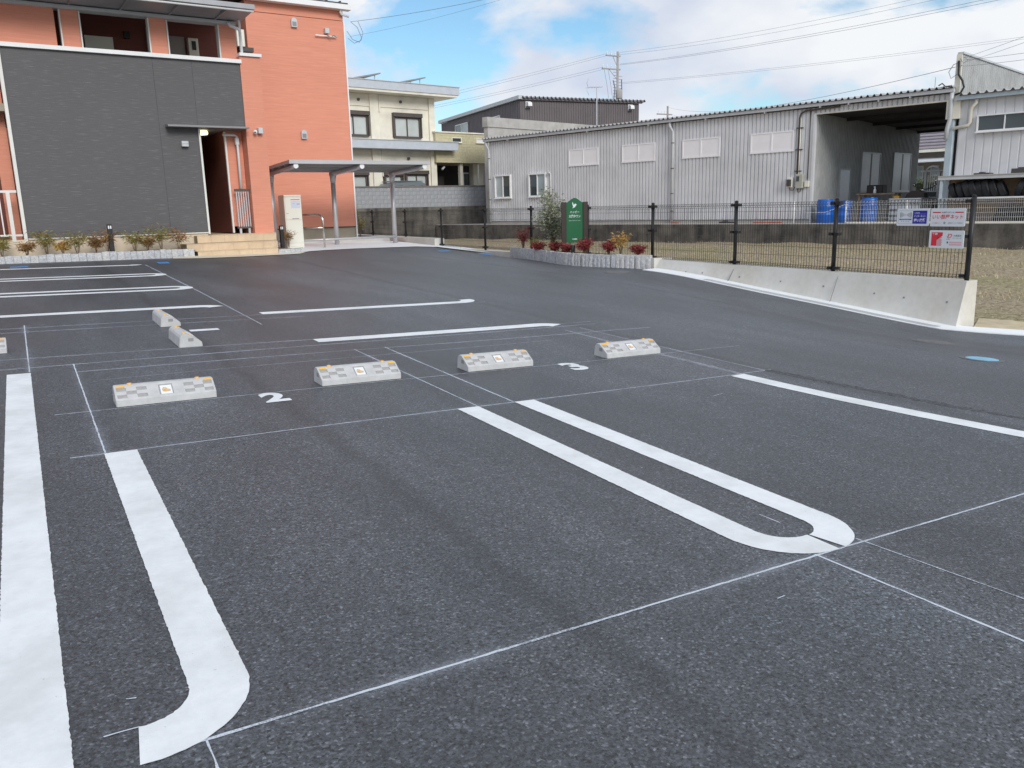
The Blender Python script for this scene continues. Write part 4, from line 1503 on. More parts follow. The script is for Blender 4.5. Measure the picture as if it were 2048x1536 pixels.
MB().tube([(10.32, 24.45, 7.14), (10.32, 24.45, 7.06), (10.36, 24.5, 7.02), (10.60, 24.52, 6.98)], 0.035, 10).build('down_pipe', WHITE, ap, True)
bx = MB().cbox(7.04, 7.25, 24.0, 24.4, 5.78, 6.22, 0.01).build('air_unit', LOCKER, ap)
MB().box(7.10, 7.49, 24.05, 24.35, 5.66, 5.775).build('air_unit_bracket', DKMETAL, ap)


def hood(x, z, s_, parent, y=24.6):
    """round-topped steel vent hood"""
    pr = [(x - s_ / 2, z - s_ * 0.75), (x + s_ / 2, z - s_ * 0.75)] + [(x + s_ / 2 * math.cos(R(a)), z + s_ * 0.25 + s_ / 2 * math.sin(R(a))) for a in range(0, 181, 20)]
    h_ = MB().prism(pr, y - 0.09, y - 0.001, 'y').build('vent_hood', FASC, parent)
    MB().box(x - s_ * 0.36, x + s_ * 0.36, y - 0.094, y - 0.091, z - s_ * 0.6, z + s_ * 0.1).build('vent_louvre', GREYM, h_)


hood(8.89, 6.66, 0.17, ap)
hood(8.94, 3.53, 0.17, ap)
bxp = MB().cbox(9.80, 9.93, 24.45, 24.6, 6.44, 6.58, 0.008).build('junction_box', FASC, ap)
MB().box(9.51, 10.18, 24.50, 24.53, 6.355, 6.385).build('cable_bracket', WHITE, ap)
for x in (9.6, 9.85, 10.1):
    MB().box(x, x + 0.02, 24.50, 24.6, 6.36, 6.38).build('bracket_arm', WHITE, ap)
MB().tube([(9.87, 24.5, 6.44), (9.88, 24.48, 6.38), (9.98, 24.47, 6.33), (10.05, 24.48, 6.40), (10.18, 24.5, 6.36)], 0.010, 6).build('cable', WIREM, ap)
# lights and camera by the entrance
wlp = MB().cbox(4.45, 4.60, 20.18, 20.30, 2.79, 2.91, 0.008).build('wall_light', FASC, ap)
MB().box(4.452, 4.598, 20.176, 20.182, 2.845, 2.852).build('light_seam', GREYM, wlp)
MB().cbox(6.22, 6.33, 20.14, 20.28, 3.12, 3.25, 0.008).build('junction_box', FASC, ap)
cm = MB().lathe([(0.001, -0.05), (0.035, -0.035), (0.048, 0.0), (0.035, 0.035), (0.001, 0.05)], (6.15, 20.17, 3.15), 14).build('security_camera', WHITE, ap, True)
MB().lathe([(0.001, -0.022), (0.022, 0.0), (0.001, 0.022)], (6.13, 20.125, 3.14), 12).build('camera_lens', BLACK, cm)
MB().box(-8, 0, 20.6, 22, 0.7, 0.80).build('bay_floor', GREYF, ap)

# entrance steps of sand-coloured tiles
st = thing('entrance_steps', 'three sand-coloured tiled steps up to the apartment entrance', 'steps', FA, (5.3, 19.7, 0.25))
for i, (x0, x1, yf, z0, z1) in enumerate(((4.36, 6.20, 19.35, 0.10, 0.438), (4.20, 6.30, 19.66, 0.30, 0.598), (4.52, 6.38, 19.98, 0.5, 0.772))):
    MB().box(x0 + 0.004, x1 - 0.004, yf + 0.004, 20.33, z0, z1 - 0.004).build('step_core', GROUT, st)
    n = 6
    for k in range(n):
        a, b = x0 + (x1 - x0) * k / n, x0 + (x1 - x0) * (k + 1) / n
        MB().cbox(a + 0.002, b - 0.002, yf - 0.006, yf + 0.30, z1 - 0.012, z1, 0.003).build('tread_tile', TILE, st)
        MB().box(a + 0.002, b - 0.002, yf - 0.002, yf + 0.012, max(z0, z1 - 0.165), z1 - 0.014).build('riser_tile', TILE, st)
# pale apron in front of the steps, curving to the right
m = MB()
F1 = [(3.75, 18.98), (4.3, 18.78), (5.2, 18.85), (6.1, 19.05), (6.65, 19.22), (6.9, 19.5)]
B1 = [(3.8, 19.22), (4.3, 19.36), (5.2, 19.36), (6.1, 19.36), (6.55, 19.36), (6.85, 19.6)]
for (a, b) in zip(F1, B1):
    for p in (a, b):
        wv = FA.w(*p)
        m.v.append((p[0], p[1], zg(wv.x, wv.y) + (0.012 if p is a else 0.03)))
for i in range(len(F1) - 1):
    m.f.append((2 * i, 2 * i + 2, 2 * i + 3, 2 * i + 1))
m.solo('apron', CREAMC, FA, (0, 0, 0), kind='structure')
# concrete slab of the shelter
m = MB()
S1 = [(6.75, 19.55), (7.2, 20.0), (7.7, 20.25), (8.6, 20.48), (9.6, 20.55), (10.5, 20.62), (10.95, 20.2), (11.0, 18.5), (11.05, 17.2)]
S2 = [(6.6, 24.7), (7.2, 24.7), (7.7, 24.7), (8.6, 24.7), (9.6, 24.7), (10.9, 24.7), (11.45, 20.6), (11.35, 18.5), (11.3, 17.2)]
for a, b in zip(S1, S2):
    for p, dz in ((a, 0.012), (b, 0.03)):
        wv = FA.w(*p)
        m.v.append((p[0], p[1], zg(wv.x, wv.y) + dz))
for i in range(len(S1) - 1):
    m.f.append((2 * i, 2 * i + 2, 2 * i + 3, 2 * i + 1))
m.solo('pavement', SLAB, FA, (0, 0, 0), kind='structure')
MB().box(7.3, 11.4, 23.9, 24.2, 0.1, 0.44).solo('low_kerb', NEWCON, FA, (9, 24, 0.3), 'low concrete kerb along the back of the shelter paving', 'kerb')

# flower bed in front of the charcoal wall
bed = thing('flower_bed', 'planting bed edged with split granite blocks along the charcoal wall', 'planter', FA, (2.2, 19.5, 0.3))
MB().quad((-5, 19.40, 0.47), (4.36, 19.40, 0.47), (4.36, 20.33, 0.49), (-5, 20.33, 0.49)).build('soil', SOIL, bed)
ST2 = [stone_mesh(0.142, 0.11, 0.30, 60 + i) for i in range(6)]
ST3 = [stone_mesh(0.116, 0.11, 0.30, 80 + i) for i in range(6)]
x = 4.28
k = 0
while x > -2.6:
    wv_ = 0.120 if x > 2.9 else 0.147
    o = bpy.data.objects.new('granite_block', (ST3 if x > 2.9 else ST2)[k % 6])
    COL.objects.link(o)
    o.parent = bed
    o.location = Vector((x - wv_ / 2, 19.36 + rng.normal() * 0.004, 0.215 + rng.normal() * 0.004 + (0.01 if x < 2.9 else 0))) - Vector((2.2, 19.5, 0.3))
    o.rotation_euler = (0, 0, rng.normal() * 0.02)
    x -= wv_
    k += 1
bed2 = thing('granite_edging', 'short row of granite blocks between the steps and the parcel locker', 'kerb', FA, (6.5, 19.5, 0.25))
for k in range(4):
    o = bpy.data.objects.new('granite_block', ST2[k % 6])
    COL.objects.link(o)
    o.parent = bed2
    o.location = Vector((6.28 + 0.142 * k, 19.40 + 0.02 * k * k * 0.5, 0.10)) - Vector((6.5, 19.5, 0.25))
    o.rotation_euler = (0, 0, 0.04 * k)
MB().quad((6.22, 19.45, 0.36), (6.85, 19.5, 0.36), (6.95, 21.9, 0.36), (6.44, 21.9, 0.36)).build('soil', SOIL, bed2)

BG_ = 'low shrubs in the bed along the charcoal wall'
bl = [(-0.05, 0.30, NAND_G, 'green shrub cut by the left picture edge in the granite-edged bed'),
      (0.62, 0.36, NAND_G, 'wide olive-green shrub below the white railing in the bed'),
      (1.05, 0.24, NAND_B, 'low bronze shrub at the corner of the charcoal wall'),
      (1.42, 0.42, NAND_G, 'tall green shrub with a bronze tip near the left corner of the charcoal wall'),
      (1.72, 0.26, NAND_Y, 'yellow shrub, brightest in the bed along the charcoal wall'),
      (1.98, 0.42, NAND_G, 'tall upright green shrub right of the yellow one in the bed'),
      (2.36, 0.30, NAND_B, 'sparse bronze shrub just left of the black bollard light in the bed'),
      (2.58, 0.42, NAND_B, 'bronze and green shrub touching the black bollard light in the bed'),
      (3.12, 0.44, NAND_G, 'forked green shrub right of the black bollard light'),
      (3.40, 0.27, NAND_B, 'low bronze shrub between two taller green ones under the wall light'),
      (3.66, 0.46, NAND_G, 'tallest green shrub in the bed, below the wall light'),
      (4.05, 0.40, NAND_B, 'wide bronze shrub at the right end of the bed next to the steps')]
for i, (x, hh, mt_, lb) in enumerate(bl):
    shrub('bed_shrub', lb, 'shrub', (x, 19.72 + 0.08 * math.sin(i * 2.3), 0.47), 0.20 if hh < 0.35 else 0.26, hh * 1.22, 10, 46, 0.009, 0.085, mt_, 100 + i, BG_, 0.004, 0.35, FA)
shrub('bed_shrub', 'reddish shrub growing against the ivory parcel locker', 'shrub', (7.03, 21.05, 0.36), 0.19, 0.46, 10, 34, 0.008, 0.075, NAND_B, 140, None, 0.004, 0.35, FA)
shrub('corner_shrub', 'slender yellow-green shrub behind the shelter beside the house corner', 'shrub', (11.0, 25.6, 0.25), 0.22, 1.15, 9, 34, 0.010, 0.07, SHRUBY, 141, None, 0.007, 0.35, FA)


# bollard lights
def bollard(x, y, zb, zt, label):
    t = thing('bollard_light', label, 'bollard light', FA, (x, y, zb))
    MB().cbox(x - 0.047, x + 0.047, y - 0.047, y + 0.047, zb - 0.05, zt, 0.006).build('post', BLACK, t)
    for s_ in (-1, 1):
        MB().box(x + s_ * 0.020 - 0.014, x + s_ * 0.020 + 0.012, y - 0.0485, y - 0.046, zt - 0.095, zt - 0.03).build('lens', PALE, t)


bollard(2.65, 19.62, 0.47, 1.10, 'black square bollard light standing in the bed before the charcoal wall')
bollard(6.85, 21.0, 0.34, 0.93, 'black square bollard light between the steps and the parcel locker')

# parcel locker
lk = thing('parcel_locker', 'tall ivory steel parcel locker with a notice on its upper door', 'locker', FA, (7.32, 21.5, 0.30))
MB().cbox(7.085, 7.545, 21.32, 21.78, 0.33, 1.70, 0.008).build('cabinet', LOCKER, lk)
for x in (7.13, 7.46):
    MB().box(x, x + 0.05, 21.36, 21.72, 0.24, 0.33).build('foot', DKMETAL, lk)
MB().box(7.083, 7.547, 21.30, 21.318, 1.655, 1.675).build('drip_edge', LOCKER, lk)
ud = MB().box(7.11, 7.52, 21.306, 21.318, 1.065, 1.645).build('door', LOCKER, lk)
ld = MB().box(7.11, 7.52, 21.306, 21.318, 0.46, 1.035).build('door', LOCKER, lk)
MB().box(7.26, 7.50, 21.303, 21.3055, 1.57, 1.588).build('red_strip', RED, ud)
NOTE = plain('pale_notice', (0.56, 0.60, 0.72), 0.5, var=0.05)
MB().box(7.26, 7.505, 21.3035, 21.3055, 1.36, 1.545).build('notice', NOTE, ud)
MB().box(7.415, 7.50, 21.3015, 21.303, 1.455, 1.472).build('notice_print', GREYM, ud)
MB().box(7.31, 7.36, 21.3015, 21.303, 1.470, 1.476).build('notice_print', GREYM, ud)
MB().box(7.27, 7.45, 21.302, 21.3055, 1.082, 1.094).build('slot', DKMETAL, ud)
MB().box(7.12, 7.18, 21.303, 21.3055, 1.225, 1.235).build('keyhole_plate', GREYM, ud)
MB().box(7.11, 7.52, 21.306, 21.318, 0.375, 0.445).build('plinth_panel', LOCKER, lk)

# stainless hoop rail beside it
hr = thing('hoop_rail', 'bent stainless steel handrail beside the parcel locker', 'handrail', FA, (8.1, 21.3, 0.25))
pts = [(8.10, 21.3, 0.20), (8.10, 21.3, 1.02), (8.088, 21.32, 1.10), (8.05, 21.37, 1.155), (7.99, 21.45, 1.175), (7.55, 22.0, 1.175)]
MB().tube(pts, 0.028, 12).build('top_rail', STEEL, hr, True)
MB().tube([(8.09, 21.31, 0.83), (7.56, 22.0, 0.83)], 0.02, 10).build('mid_rail', STEEL, hr, True)

# bicycle shelter
sh = thing('bicycle_shelter', 'grey cantilever bicycle shelter with three posts against the salmon wall', 'shelter', FA, (9, 22.5, 0.27))
for x in (7.16, 8.935, 10.775):
    p_ = MB().cyl((x, 22.5, 0.22), (x, 22.5, 2.20), 0.066, 16)
    p_.cyl((x, 22.5, 2.05), (x, 22.46, 2.33), 0.070, 16, 0.105)
    p_.build('post', ALU, sh, True)
    b_ = MB().tube([(x, 22.62, 2.27), (x, 22.3, 2.30), (x, 20.42, 2.385)], 0.062, 14)
    bo = b_.build('beam', ALU, sh, True)
    MB().cyl((x, 20.43, 2.385), (x, 20.40, 2.387), 0.064, 14).build('end_cap', WHITE, bo)
MB().prism([(20.40, 2.455), (22.72, 2.375), (22.72, 2.395), (20.40, 2.485)], 7.0, 10.92, 'x').build('roof_sheet', SOFFIT, sh)
MB().box(6.985, 10.935, 20.37, 20.41, 2.44, 2.535).build('front_edge', ALU, sh)
MB().box(6.985, 10.935, 22.72, 22.76, 2.34, 2.43).build('rear_gutter', ALU, sh)
for x in (6.99, 10.915):
    MB().prism([(20.41, 2.45), (22.72, 2.36), (22.72, 2.43), (20.41, 2.53)], x, x + 0.03, 'x').build('side_edge', ALU, sh)
for y in (20.9, 21.4, 21.9, 22.35):
    MB().box(7.03, 10.91, y, y + 0.045, 2.475 - (y - 20.4) * 0.0345 - 0.055, 2.475 - (y - 20.4) * 0.0345 - 0.024).build('purlin', ALU, sh)
MB().tube([(7.16, 22.42, 0.475), (10.775, 22.42, 0.475)], 0.034, 12).build('wheel_rail', ALU, sh, True)

# ================================================================== neighbour's warehouse (frame FG)
dk = thing('boundary_wall', 'blackened old concrete wall across the far side of the field', 'wall', FG, (-4, 0, -0.3))
MB().box(-22.2, 14, 0.0, 0.419, -0.9, 0.40).build('wall_face', MOULD, dk)
MB().box(-22.2, 14, 0.02, 0.70, 0.401, 0.425).build('coping', CONCW, dk)

wh = thing('warehouse', 'long pale grey ribbed-metal warehouse with a row of white louvre windows', 'warehouse', FG, (-8, 1, 0.4))
ribbed(-19.0, -2.1, 1.0, 0.56, 4.44, 0.162, 0.045, 0.80).build('front_siding', WHSID, wh)
MB().box(-19.0, -2.1, 1.0, 1.2, 0.40, 0.555).build('plinth', CONCW, wh)
ribbed(-2.1, 2.30, 1.0, 4.215, 4.44, 0.162, 0.045, 0.80).build('header_siding', WHSID, wh)
MB().box(-2.12, 2.35, 0.94, 1.05, 4.17, 4.212).build('header_trim', CREAM, wh)
MB().box(-2.16, -2.08, 0.93, 1.06, 0.40, 4.21).build('opening_trim', WHSID, wh)
m = MB()
m.quad((-19.0, 1.02, 0.4), (-19.0, 13, 0.4), (-19.0, 13, 5.1), (-19.0, 1.02, 4.44))
m.build('end_wall', WHSID, wh)
MB().quad((-19.0, 11.05, 0.4), (-2.1, 11.05, 0.4), (-2.1, 11.05, 4.9), (-19.0, 11.05, 4.9)).build('rear_wall', WHSID, wh)
# passage: left side wall with ribs facing the opening
m = MB()
yv = 1.06
prof = []
while yv < 11.0:
    for k, d in ((0, 0.0), (0.62, 0.0), (0.70, 0.03), (0.92, 0.03)):
        prof.append((yv + 0.145 * k, d))
    yv += 0.145
for y, d in prof:
    m.v += [(-2.1 + d, y, 0.40), (-2.1 + d, y, 4.20)]
for i in range(len(prof) - 1):
    m.f.append((2 * i, 2 * i + 1, 2 * i + 3, 2 * i + 2))
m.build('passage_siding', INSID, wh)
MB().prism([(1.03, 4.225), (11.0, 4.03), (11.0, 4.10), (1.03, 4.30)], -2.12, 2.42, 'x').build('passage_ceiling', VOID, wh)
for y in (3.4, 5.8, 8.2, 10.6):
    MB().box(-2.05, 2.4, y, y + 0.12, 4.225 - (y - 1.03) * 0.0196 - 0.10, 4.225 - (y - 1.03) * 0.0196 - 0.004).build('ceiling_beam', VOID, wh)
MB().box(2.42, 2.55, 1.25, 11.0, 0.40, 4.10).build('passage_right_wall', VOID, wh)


def side_window(y0, y1, z0, z1, panes, parent, nm='window'):
    """glazing on the passage wall, facing +x"""
    X = -2.065
    m = MB()
    fw = 0.05
    m.box(X - 0.04, X + 0.03, y0, y1, z1 - fw, z1)
    m.box(X - 0.04, X + 0.03, y0, y1, z0, z0 + 0.10)
    m.box(X - 0.04, X + 0.03, y0, y0 + fw, z0 + 0.1, z1 - fw)
    m.box(X - 0.04, X + 0.03, y1 - fw, y1, z0 + 0.1, z1 - fw)
    n = len(panes)
    pw = (y1 - y0 - 2 * fw) / n
    wd = m.build(nm, FASC, parent)
    for i, g in enumerate(panes):
        a = y0 + fw + pw * i + (0.07 if i else 0)
        MB().box(X - 0.03, X + 0.012, a, y0 + fw + pw * (i + 1) - (0.07 if i < n - 1 else 0), z0 + 0.1, z1 - fw).build('pane', g, wd)
        if i:
            MB().box(X - 0.04, X + 0.015, a - 0.14, a, z0 + 0.1, z1 - fw).build('mullion', DKMETAL, wd)


side_window(5.02, 6.85, 1.45, 3.02, [GLASSL, GLASSL], wh)
side_window(8.22, 10.18, 1.45, 3.08, [GLASSL, GLASSL], wh)
side_window(3.10, 4.08, 0.95, 2.36, [GLASSP], wh, 'door')
# roof sheet, gutter
m = MB()
pr = []
x = -19.25
while x < 2.42:
    for k, d in ((0.0, 0), (0.22, 0), (0.45, 0.07), (0.55, 0.07), (0.78, 0)):
        pr.append((x + 0.215 * k, d))
    x += 0.215
for x, d in pr:
    m.v += [(x, 0.70, 4.545 + d), (x, 12.0, 5.20 + d)]
for i in range(len(pr) - 1):
    m.f.append((2 * i, 2 * i + 2, 2 * i + 3, 2 * i + 1))
m.build('roof_sheet', ROOFM, wh)
MB().box(-19.2, 2.42, 0.76, 0.90, 4.43, 4.535).build('gutter', FASC, wh)
MB().box(-19.1, 2.4, 0.92, 0.98, 4.40, 4.54).build('eaves_board', DKMETAL, wh)
for x in (-17.5, -12.5, -9.2, -6.5, -4.0, -1.9, -0.9, 0.1, 1.1):
    MB().box(x, x + 0.035, 0.752, 0.985, 4.37, 4.45).build('gutter_strap', FASC, wh)
# windows
window(wh, -18.56, -17.43, 1.68, 2.79, 0.95, [GLASSL, GLASSD], WHITE, 0.06, 0.085)
window(wh, -16.21, -15.09, 1.69, 2.77, 0.95, [GLASSD, GLASSP], WHITE, 0.06, 0.085)
for x0 in (-13.69, -10.66, -7.62, -4.60):
    m = MB()
    m.box(x0, x0 + 1.72, 0.93, 1.0, 3.66, 3.71).box(x0, x0 + 1.72, 0.93, 1.0, 3.00, 3.05)
    m.box(x0, x0 + 0.05, 0.93, 1.0, 3.05, 3.66).box(x0 + 1.67, x0 + 1.72, 0.93, 1.0, 3.05, 3.66).box(x0 + 0.835, x0 + 0.885, 0.93, 1.0, 3.05, 3.66)
    wd = m.build('louvre_window', LOUV, wh)
    MB().box(x0 - 0.02, x0 + 1.74, 0.92, 1.0, 2.97, 2.998).build('sill', LOUV, wd)
    for a in (0.05, 0.885):
        MB().box(x0 + a, x0 + a + 0.785, 0.945, 0.96, 3.05, 3.66).build('panel', LOUV, wd)
# down pipes
for x in (-18.98, -8.10):
    ppe = MB().tube([(x - 0.06, 0.84, 4.43), (x - 0.06, 0.83, 4.28), (x + 0.05, 0.90, 4.05), (x + 0.05, 0.90, 0.5)], 0.055, 10).build('down_pipe', FASC, wh, True)
    for z in (3.6, 2.6, 1.6, 0.9):
        MB().cyl((x + 0.05, 0.90, z), (x + 0.05, 0.90, z + 0.035), 0.064, 10).build('pipe_clip', BROWNM, ppe)
# conduits, electricity meters
cdt = MB().tube([(-1.2, 0.88, 4.36), (-2.45, 0.88, 4.33), (-2.62, 0.9, 4.26), (-2.68, 0.92, 4.12), (-2.68, 0.92, 2.15)], 0.028, 8).build('conduit', BROWNM, wh, True)
MB().tube([(-2.62, 0.92, 4.10), (-2.62, 0.92, 1.75)], 0.02, 8).build('conduit', LOCKER, wh, True)
MB().tube([(-2.28, 0.93, 4.36), (-2.28, 0.93, 1.95)], 0.018, 8).build('conduit', BROWNM, wh, True)
for z in (3.75, 3.0, 2.25):
    MB().box(-2.78, -2.53, 0.89, 0.96, z, z + 0.03).build('conduit_clip', DKMETAL, wh)
e1 = MB().cbox(-2.68, -2.40, 0.80, 0.97, 1.66, 2.16, 0.02).build('meter_box', plain('meter_case', (0.40, 0.40, 0.35), 0.5), wh)
MB().box(-2.64, -2.53, 0.79, 0.803, 1.90, 2.08).build('meter_window', GLASSD, e1)
e2 = MB().cbox(-3.02, -2.80, 0.82, 0.97, 1.70, 2.05, 0.02).build('meter_box', LOCKER, wh)
MB().cbox(-3.00, -2.84, 0.76, 0.83, 1.74, 1.98, 0.01).build('meter_face', DKMETAL, e2)
MB().tube([(-2.92, 0.86, 1.70), (-2.88, 0.85, 1.60), (-2.76, 0.85, 1.60), (-2.70, 0.86, 1.72)], 0.014, 6).build('cable', BLACK, wh)
MB().tube([(-2.62, 0.86, 1.66), (-2.58, 0.85, 1.52), (-2.50, 0.85, 1.53), (-2.47, 0.86, 1.66)], 0.014, 6).build('cable', BLACK, wh)
MB().box(-2.35, -2.20, 0.86, 0.97, 1.70, 1.90).build('small_box', CREAM, wh)
MB().tube([(-14.80, 0.93, 1.2), (-14.80, 0.93, 2.7), (-14.82, 0.90, 2.76), (-14.90, 0.87, 2.74)], 0.03, 8).build('vent_pipe', WHITE, wh, True)
MB().lathe([(0.07, -0.06), (0.08, 0.0), (0.05, 0.05), (0.001, 0.06)], (-14.86, 0.88, 2.76), 12).build('vent_cap', FASC, wh, True)
# tall parapet over the right side of the passage
m = MB()
yv = 1.03
prof = []
while yv < 14:
    for k, d in ((0, 0.0), (0.6, 0.0), (0.68, 0.025), (0.92, 0.025)):
        prof.append((yv + 0.20 * k, d))
    yv += 0.20
for y, d in prof:
    m.v += [(2.5 + d, y, 4.15), (2.5 + d, y, 5.55)]
for i in range(len(prof) - 1):
    m.f.append((2 * i, 2 * i + 1, 2 * i + 3, 2 * i + 2))
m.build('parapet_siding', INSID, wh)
MB().box(2.38, 2.56, 0.98, 14, 5.551, 5.61).build('parapet_cap', FASC, wh)
MB().box(2.36, 2.52, 0.97, 1.03, 4.2, 5.55).build('parapet_corner', CREAM, wh)
MB().tube([(2.44, 0.94, 5.35), (2.47, 0.93, 4.95), (2.60, 0.92, 4.75), (2.66, 0.92, 4.55), (2.58, 0.90, 4.38), (2.35, 0.88, 4.33)], 0.032, 8).build('service_cable', BLACK, wh, True)
MB().tube([(2.44, 0.93, 5.30), (2.30, 0.92, 5.25), (2.18, 0.92, 5.05), (2.26, 0.92, 4.85), (2.42, 0.93, 4.95)], 0.010, 6).build('service_cable', WIREM, wh)
MB().tube([(2.47, 0.93, 5.42), (2.6, 0.90, 5.25), (2.72, 0.9, 5.34), (2.58, 0.9, 5.44)], 0.008, 6).build('service_cable', WIREM, wh)
# corner post of the passage with its down pipe
MB().cbox(2.27, 2.47, 0.90, 1.10, 0.40, 4.18, 0.01).build('corner_post', BLUESTEEL, wh)
MB().box(2.22, 2.62, 0.86, 1.02, 3.62, 4.20).build('post_head', CREAM, wh)
MB().tube([(2.36, 0.84, 4.43), (2.36, 0.82, 4.2), (2.36, 0.84, 3.6), (2.30, 0.86, 3.35), (2.28, 0.86, 3.0)], 0.065, 10).build('down_pipe', FASC, wh, True)
MB().tube([(2.30, 0.80, 4.60), (2.15, 0.80, 4.62), (2.05, 0.82, 4.72), (1.95, 0.8, 4.66)], 0.02, 6).build('roof_cable', DKMETAL, wh)
MB().cyl((1.78, 1.0, 4.55), (1.78, 1.0, 4.95), 0.012, 6).build('wire_stub', FASC, wh)

# annex to the right
an = thing('annex', 'pale ribbed-metal annex with a wide strip window at the right picture edge', 'building', FG, (6, 1, 0.4))
ribbed(2.58, 13.0, 1.0, 0.42, 4.20, 0.25, 0.022, 0.90).build('front_siding', WHSID, an)
m = MB()
pr = []
x = 2.56
while x < 13.2:
    for k, d in ((0.0, 0), (0.22, 0), (0.45, 0.07), (0.55, 0.07), (0.78, 0)):
        pr.append((x + 0.235 * k, d))
    x += 0.235
for x, d in pr:
    m.v += [(x, 0.66, 4.29 + d), (x, 9.0, 4.62 + d)]
for i in range(len(pr) - 1):
    m.f.append((2 * i, 2 * i + 2, 2 * i + 3, 2 * i + 1))
m.build('roof_sheet', ROOFM, an)
MB().box(2.50, 13.2, 0.74, 0.88, 4.16, 4.275).build('gutter', BLUESTEEL, an)
window(an, 3.13, 4.66, 3.17, 3.67, 0.95, [GLASSD, GLASSD], WHITE, 0.04, 0.085)
window(an, 5.4, 6.9, 3.17, 3.67, 0.95, [GLASSD, GLASSD], WHITE, 0.04, 0.085)
MB().tube([(3.08, 0.85, 4.15), (3.08, 0.86, 4.05), (2.96, 0.88, 3.93), (2.93, 0.90, 3.85), (2.93, 0.92, 3.48), (2.88, 0.92, 3.40), (2.45, 0.90, 3.33)], 0.05, 10).build('down_pipe', CREAM, an, True)

# tyre rack with leaning tyres
rk = thing('tyre_rack', 'grey steel rack with a flat sheet roof holding rows of tyres', 'rack', FG, (4, 0.7, 0.4))
for x in (2.45, 4.95, 7.4):
    for y in (0.30, 0.92):
        MB().box(x - 0.04, x + 0.04, y - 0.03, y + 0.03, 0.40, 1.80).build('upright', BLUESTEEL, rk)
MB().box(2.36, 7.5, 0.22, 0.98, 1.845, 1.870).build('roof_sheet', CONCW, rk)
MB().box(2.36, 7.5, 0.24, 0.29, 1.745, 1.84).build('top_beam', FASC, rk)
MB().box(2.40, 7.5, 0.24, 0.96, 1.14, 1.185).build('shelf', FASC, rk)
MB().box(2.40, 7.5, 0.93, 0.96, 0.42, 1.84).build('back_sheet', WOODM, rk)
# things lying on the rack roof
for x, w_, h_, lb in ((3.3, 0.45, 0.05, 'flat scrap board lying on the tyre rack roof'), (4.32, 0.55, 0.14, 'dark metal tray on the tyre rack roof at the right')):
    m = MB().cbox(x, x + w_, 0.45, 0.85, 1.872, 1.872 + h_, 0.01)
    m.cbox(x + w_ * 0.3, x + w_ * 0.6, 0.5, 0.7, 1.872 + h_ + .001, 1.872 + h_ + 0.03, 0.005)
    m.solo('scrap_piece', DKMETAL, FG, (x, 0.5, 1.872), lb, 'scrap')


def tyre_mesh():
    m = MB()
    prof = [(0.185, -0.085), (0.20, -0.095), (0.27, -0.10), (0.295, -0.085), (0.305, -0.05), (0.298, -0.045), (0.307, -0.03), (0.300, -0.005), (0.300, 0.005), (0.307, 0.03), (0.298, 0.045), (0.305, 0.05), (0.295, 0.085), (0.27, 0.10), (0.20, 0.095), (0.185, 0.085)]
    n = 24
    for r_, a in prof:
        for i in range(n):
            t = 2 * math.pi * i / n
            m.v.append((a, r_ * math.cos(t), r_ * math.sin(t)))
    k = len(prof)
    for j in range(k):
        for i in range(n):
            i2 = (i + 1) % n
            j2 = (j + 1) % k
            m.f.append((j * n + i, j * n + i2, j2 * n + i2, j2 * n + i))
    me = m.mesh('tyre')
    me.materials.append(RUBBER)
    me.shade_smooth()
    return me


TY = tyre_mesh()


def tyre(x, y, z, lean, label, yaw=0.0, sc_=1.0, group='tyres stored on the rack'):
    o = bpy.data.objects.new('tyre', TY)
    COL.objects.link(o)
    o.location = FG.w(x, y, z)
    o.rotation_euler = (0, lean, FG.a + yaw)
    o.scale = (sc_, sc_, sc_)
    tag(o, label, 'tyre', group)
    return o


ords = ['first', 'second', 'third', 'fourth', 'fifth', 'sixth', 'seventh', 'eighth']
for k in range(8):
    sz = (0.80, 0.86, 0.95, 0.97, 0.92, 1.0, 0.94, 0.88)[k]
    tyre(2.74 + 0.195 * k, 0.60, 1.19 + 0.27 * sz, R(-22 + 3 * math.sin(k * 1.7)), f'black tyre leaning on the upper shelf, {ords[k]} from the pale blue corner post', R(6 * math.sin(k)), sz)
for k in range(5):
    tyre(4.62 + 0.2 * k, 0.60, 1.19 + 0.27 * 0.95, R(20), f'black tyre leaning the other way on the upper shelf, {ords[k]} right of the gap', 0, 0.95)
for k in range(6):
    sz = 0.92
    tyre(4.10 + 0.2 * k, 0.60, 0.40 + 0.27 * sz, R(24), f'black tyre on the ground under the rack, {ords[k]} from its left end', 0, sz)

# white mesh fence along the yard edge
wf = thing('white_mesh_fence', 'low white mesh fence along the top of the old concrete wall', 'fence', FG, (4, 0.15, 0.42))
for x in (-0.47, 1.52, 3.48, 5.48, 7.48, 9.48):
    MB().cyl((x, 0.15, 0.40), (x, 0.15, 1.17), 0.022, 10).build('post', WHITE, wf, True)
xp = [-0.47, 1.52, 3.48, 5.48, 7.48, 9.48]
for a, b in zip(xp[:-1], xp[1:]):
    m = MB()
    n = int((b - a) / 0.055)
    for k in range(1, n):
        x = a + (b - a) * k / n
        m.tube([(x, 0.14, 0.47), (x, 0.14, 1.10), (x, 0.11, 1.13), (x, 0.14, 1.16)], 0.004, 3, False)
    for z in (0.47, 0.60, 0.74, 0.88, 1.02, 1.10, 1.16):
        m.tube([(a, 0.136, z), (b, 0.136, z)], 0.0055, 3, False)
    m.build('mesh_panel', WHITE, wf, kind='stuff')
MB().box(-0.45, 9.5, 0.10, 0.20, 0.427, 0.462).build('bottom_rail', CREAM, wf)
MB().box(3.5, 9.5, 0.125, 0.165, 1.165, 1.20).build('top_rail', WHITE, wf)
wp = thing('white_post', 'single thin white post standing on the old concrete wall left of the drums', 'post', FG, (-2.34, 0.15, 0.42))
